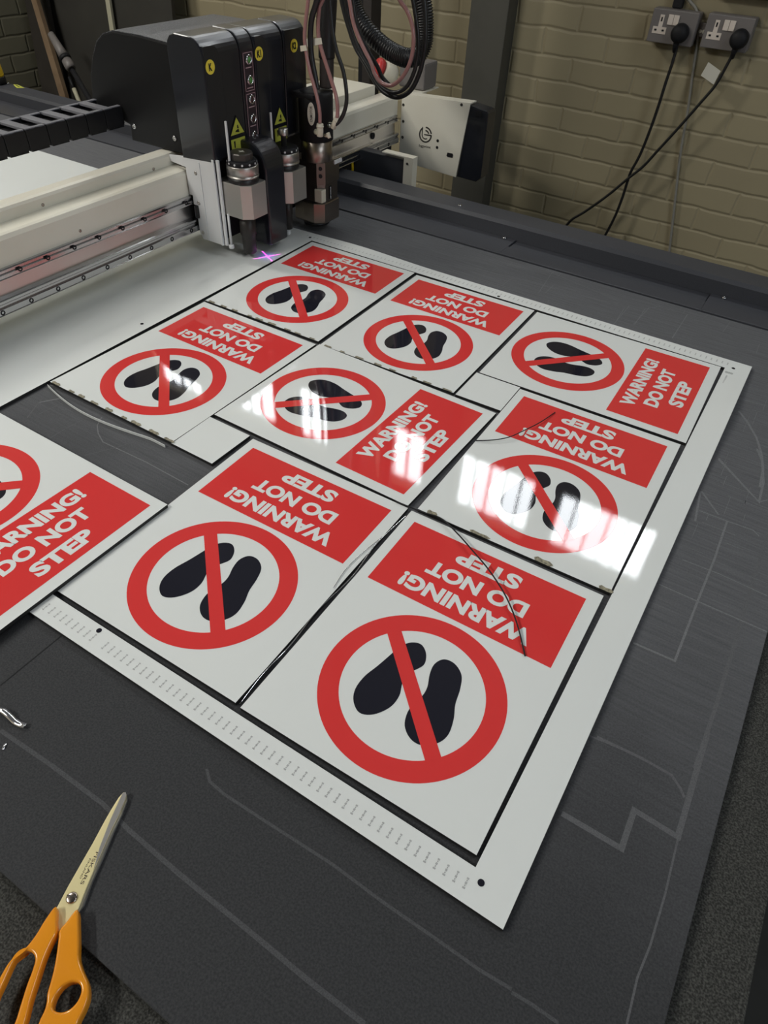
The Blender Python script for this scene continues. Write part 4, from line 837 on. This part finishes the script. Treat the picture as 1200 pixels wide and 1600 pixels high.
socket(0.524, 0.662, 0.315, 0.402, 'right grey double wall socket, nearer the picture edge', 0.634, 0.350)
hose('mains_cable', CAB1, 0.0050, 'rubber', 'black mains cable hanging from the left socket down behind the table rail', 'cable', 'mains cables', n=8)
hose('mains_cable', CAB2, 0.0046, 'rubber', 'black mains cable from the right socket, crossing over the other one', 'cable', 'mains cables', n=8)
hose('grey_flex', CAB3, 0.0042, 'cable_grey', 'thin grey cable running down the brick wall between the sockets', 'cable', n=8)
flag(TAGC, 0.0006, 'square white tag on the mains cable below the right socket')
m = MB(); m.box(0.404, 0.434, 2.425, YW-.001, 0.399, 1.4, .004); tag(m.build('conduit', 'matte_black'), 'black conduit coming down the wall to the left socket', 'conduit')
m = MB(); m.box(0.500, 0.525, 2.435, YW-.001, 0.335, 0.372, .003); m.slot(1)
for x, z in ((0.508, .350), (0.518, .350)): m.cyl((x, 2.435, z), .005, .004, (0, -1, 0), 12)
tag(m.build('pipe_clip', ['socket_grey', 'pale_label']), 'small grey clip with white caps between the two sockets', 'clip')
m = MB(); m.box(0.52, 3.0, 2.40, YW-.001, 0.446, 0.50, .003); tag(m.build('cable_trunking', 'matte_black'), 'dark trunking on the wall above the right socket', 'trunking')
m = MB(); m.cyl((-0.485, 2.40, 0.215), .008, 1.2, n=14); m.slot(1).cyl((-0.485, 2.40, 0.165), .014, .05, n=14)
m.box(-0.50, -0.47, 2.41, YW-.001, 0.60, 0.63)
tag(m.build('wall_pipe', ['socket_grey', 'matte_black']), 'thin grey pipe with a black end on the wall behind the hose loop', 'pipe')
m = MB(); m.box(-0.474, -0.452, 2.00, 2.05, -0.9, 1.6, .002); m.slot(1).box(-0.452, -0.420, 1.99, 2.05, -0.9, 1.6, .002)
tag(m.build('steel_post', ['matte_black', 'post_brown']), 'dark brown post standing behind the gantry and hose loop', 'post')
m = MB(); m.tube([(-0.66, 2.41, 0.36), (-0.72, 2.41, 0.42), (-0.80, 2.41, 0.50)], .006, 8); tag(m.build('loose_wire', 'rubber'), 'short black wire on the wall above the cutting head', 'wire')

# boards leaning in the corner
def leaning(name, pts, y_bot, y_top, th, mt, label, cat, group=None):
    """outline (x,z) leaning back to the wall"""
    zs = [p[1] for p in pts]; z0, z1 = min(zs), max(zs); m = MB(); a = []; b = []
    for x, z in pts:
        y = y_bot+(y_top-y_bot)*(z-z0)/(z1-z0); a.append(m.bm.verts.new((x, y, z))); b.append(m.bm.verts.new((x, y+th, z)))
    m._f(a); m._f(b[::-1]); n = len(pts)
    for i in range(n): m._f((a[i], b[i], b[(i+1) % n], a[(i+1) % n]))
    bmesh.ops.recalc_face_normals(m.bm, faces=list(m.bm.faces))
    return tag(m.build(name, mt), label, cat, group)
leaning('backing_board', [(-2.44, -0.9), (-1.615, -0.9), (-1.68, 0.9), (-2.48, 0.9)], 2.19, 2.42, .018, 'board_dark', 'large dark board leaning against the far wall behind the cutting head', 'board', 'leaning boards')
leaning('backing_board', [(-2.53, -0.9), (-2.34, -0.9), (-2.46, 0.9), (-2.59, 0.9)], 2.15, 2.36, .02, 'board_brown', 'narrow dark brown board leaning in the corner left of the plank', 'board', 'leaning boards')
leaning('plank', [(-2.185, -0.9), (-2.125, -0.9), (-2.575, 0.9), (-2.63+.035, 0.9)], 2.10, 2.28, .02, 'plank_wood', 'brown wooden plank leaning at a slant in the far left corner', 'plank')
leaning('pale_batten', [(-1.955, -0.9), (-1.93, -0.9), (-2.055, 0.9), (-2.083, 0.9)], 2.165, 2.39, .012, 'pale_wood', 'thin pale batten leaning on the dark board behind the cutting head', 'batten')
p = Vector((-2.168, 2.10, 0.02)); d = Vector((0.62, -.12, -0.60)).normalized()
m = MB(); m.lathe([(.014, -.06), (.020, 0.02), (.024, .05)], p, d, 16); m.slot(1).lathe([(.026, .05), (.026, .065)], p, d, 16); m.slot(0).lathe([(.022, .065), (.024, .10), (.020, .11)], p, d, 16); m.slot(1).lathe([(.012, .11), (.012, 1.1)], p, d, 10)
tag(m.build('lance_nozzle', ['socket_grey', 'matte_black']), 'grey tapered nozzle with a black ring in front of the dark board', 'nozzle')
m = MB(); m.tube([(-2.215, 2.155, -0.115), (-2.18, 2.14, -0.155)], .007, 8, 2); m.slot(1).tube([(-2.18, 2.14, -0.155), (-2.06, 2.10, -0.32), (-1.70, 2.02, -0.895)], .010, 8, 3)
tag(m.build('thin_stick', ['matte_black', 'pale_wood']), 'thin pale stick with a dark upper end leaning below the nozzle', 'stick')
b = thing('spray_bottle', (-1.715, 1.462, 0.035), 'yellow bottle on the far rail at the left picture edge', 'bottle')
MB().lathe([(.033, 0), (.036, .004), (.036, .022), (.034, .024)], (-1.715, 1.462, 0.0352), n=24).build('base', 'matte_black', b)
MB().lathe([(.033, .024), (.034, .03), (.030, .075), (.020, .095), (.012, .10)], (-1.715, 1.462, 0.0352), n=24).build('body', 'bottle_yellow', b)
MB().cyl((-1.715, 1.462, 0.135), .011, .02, n=16, bev=.002).build('cap', 'bottle_yellow', b)

# ================================================================ small things on the table
sc_ = thing('scissors', (0.72, -0.24, -0.004), 'orange-handled steel scissors lying on the felt in the near left corner', 'scissors')
ZS = -0.0058
m = MB(); m.prism([(x, y) for x, y in LOWBLADE], 'z', ZS, ZS+.0022); m.build('lower_blade', 'blade_edge', sc_)
m = MB(); m.prism(BLADE, 'z', ZS+.0030, ZS+.0052, .0004); bl = m.build('upper_blade', 'blade_steel', sc_)
m = MB(); m.prism(GRIND, 'z', ZS+.0048, ZS+.00535); m.build('ground_edge', 'blade_edge', bl)
cxs, cys = SCREW[0]; m = MB(); m.lathe([(.0050, 0), (.0050, .0008), (.0040, .0014), (.0008, .0015)], (cxs, cys, ZS+.0052), n=24); m.slot(1)
m.prism([(cxs-.0045, cys-.0014), (cxs+.0040, cys+.0022), (cxs+.0034, cys+.0032), (cxs-.0050, cys-.0004)], 'z', ZS+.0064, ZS+.00685); m.build('pivot_screw', ['screw_steel', 'gunmetal'], sc_)
ang = math.atan2(BLADE[2][1]-BLADE[0][1], BLADE[2][0]-BLADE[0][0])
t = text_bm('FISKARS', 0.029, 0.0030, .005); m = MB(); m.merge(t, Matrix.Translation((0.6935, -0.2035, ZS+.0053)) @ Matrix.Rotation(D2(110)+PI, 4, 'Z'), smooth=False)
t = text_bm('FINLAND', 0.018, 0.0017, .0); m.merge(t, Matrix.Translation((0.6905, -0.2060, ZS+.0053)) @ Matrix.Rotation(D2(110)+PI, 4, 'Z'), smooth=False); m.build('engraving', 'screw_steel', bl)
def handle(outer, inner, z, th, name):
    cu = bpy.data.curves.new(name, 'CURVE'); cu.dimensions = '2D'; cu.fill_mode = 'BOTH'; cu.extrude = th/2-.0022; cu.bevel_depth = .0022; cu.bevel_resolution = 4
    for ring, off in ((outer, 0.0), (inner, 0.0)):
        P = spline2(ring, 4); c = Vector((sum(p[0] for p in P)/len(P), sum(p[1] for p in P)/len(P)))
        s = cu.splines.new('POLY'); s.points.add(len(P)-1); s.use_cyclic_u = True
        for i, p in enumerate(P): s.points[i].co = (p[0], p[1], 0, 1)
    cu.offset = -0.0018
    ob = bpy.data.objects.new(name, cu); C.objects.link(ob); dg = bpy.context.evaluated_depsgraph_get(); dg.update()
    me = bpy.data.meshes.new_from_object(ob.evaluated_get(dg)); bpy.data.objects.remove(ob); bpy.data.curves.remove(cu)
    m = MB(); t = bmesh.new(); t.from_mesh(me); bpy.data.meshes.remove(me)
    bmesh.ops.remove_doubles(t, verts=list(t.verts), dist=1e-5)
    for f in t.faces: f.smooth = True
    m.merge(t, Matrix.Translation((0, 0, z)))
    o = m.build(name, 'orange_plastic', sc_)
    return o
handle(HL_OUT, HL_IN, ZS+.0066, .0110, 'handle'); handle(HR_OUT, HR_IN, ZS+.0068, .0115, 'handle')

def strip(name, pts, w, t, mt, label, cat, group=None):
    P = spline(pts, 6); m = MB(); n = len(P); A = []
    for i, p in enumerate(P):
        d = P[min(i+1, n-1)]-P[max(i-1, 0)]; d.z = 0; d.normalize(); s = Vector((-d.y, d.x, 0))*w/2
        A.append([m.bm.verts.new(p+a) for a in (s, -s, -s+Vector((0, 0, t)), s+Vector((0, 0, t)))])
    for a, b in zip(A, A[1:]):
        for k in range(4): m._f((a[k], b[k], b[(k+1) % 4], a[(k+1) % 4]), True)
    m._f(A[0]); m._f(A[-1][::-1]); bmesh.ops.recalc_face_normals(m.bm, faces=list(m.bm.faces))
    return tag(m.build(name, mt), label, cat, group)
strip('foil_curl', [(p[0], p[1], -0.0052+z) for p, z in zip(CURL, (.004, .006, .0045, .0015, .001, .003))], .0062, .0004, 'foil', 'shiny curled sliver lying on the felt at the left picture edge', 'sliver', 'shiny slivers')
strip('foil_curl', [(0.5195, -0.1660, -.0056), (0.5212, -0.1690, -.0050), (0.5228, -0.1720, -.0054)], .0026, .0004, 'foil', 'tiny shiny sliver below the larger curled one', 'sliver', 'shiny slivers')
def strand(pts, hs, label, mt='matte_black', r=.0009):
    P = [(p[0], p[1], h) for p, h in zip(pts, hs)]
    return tag(MB().tube(P, r, 6, 8).build('cut_strand', mt), label, 'strand', 'thin strands of cut film')
strand(WIRE_H, (.0014, .004, .006, .006, .004, .0014), 'fine dark strand curving over the text of the right-hand sign')
strand(WIRE_B, (.0014, .0030, .005, .007, .008, .008, .007, .0045, .0014), 'long dark strand arching over the text of the near right sign', r=.0011)
strand([(0.6945, 0.0060), (0.6925, 0.0500), (0.6955, 0.1000), (0.6905, 0.1600), (0.6960, 0.2300), (0.6905, 0.3000), (0.6935, 0.3800)], (-.0048, -.0015, .0012, -.001, .0012, .0012, -.004), 'pale strand lying in the gap between the two near signs', 'foil', .0007)
strand([(0.6870, 0.2000), (0.6820, 0.2350), (0.6835, 0.2700), (0.6900, 0.3150)], (.0012, .0012, .0012, .0012), 'fine pale hair curving onto the left near sign', 'foil', .0005)
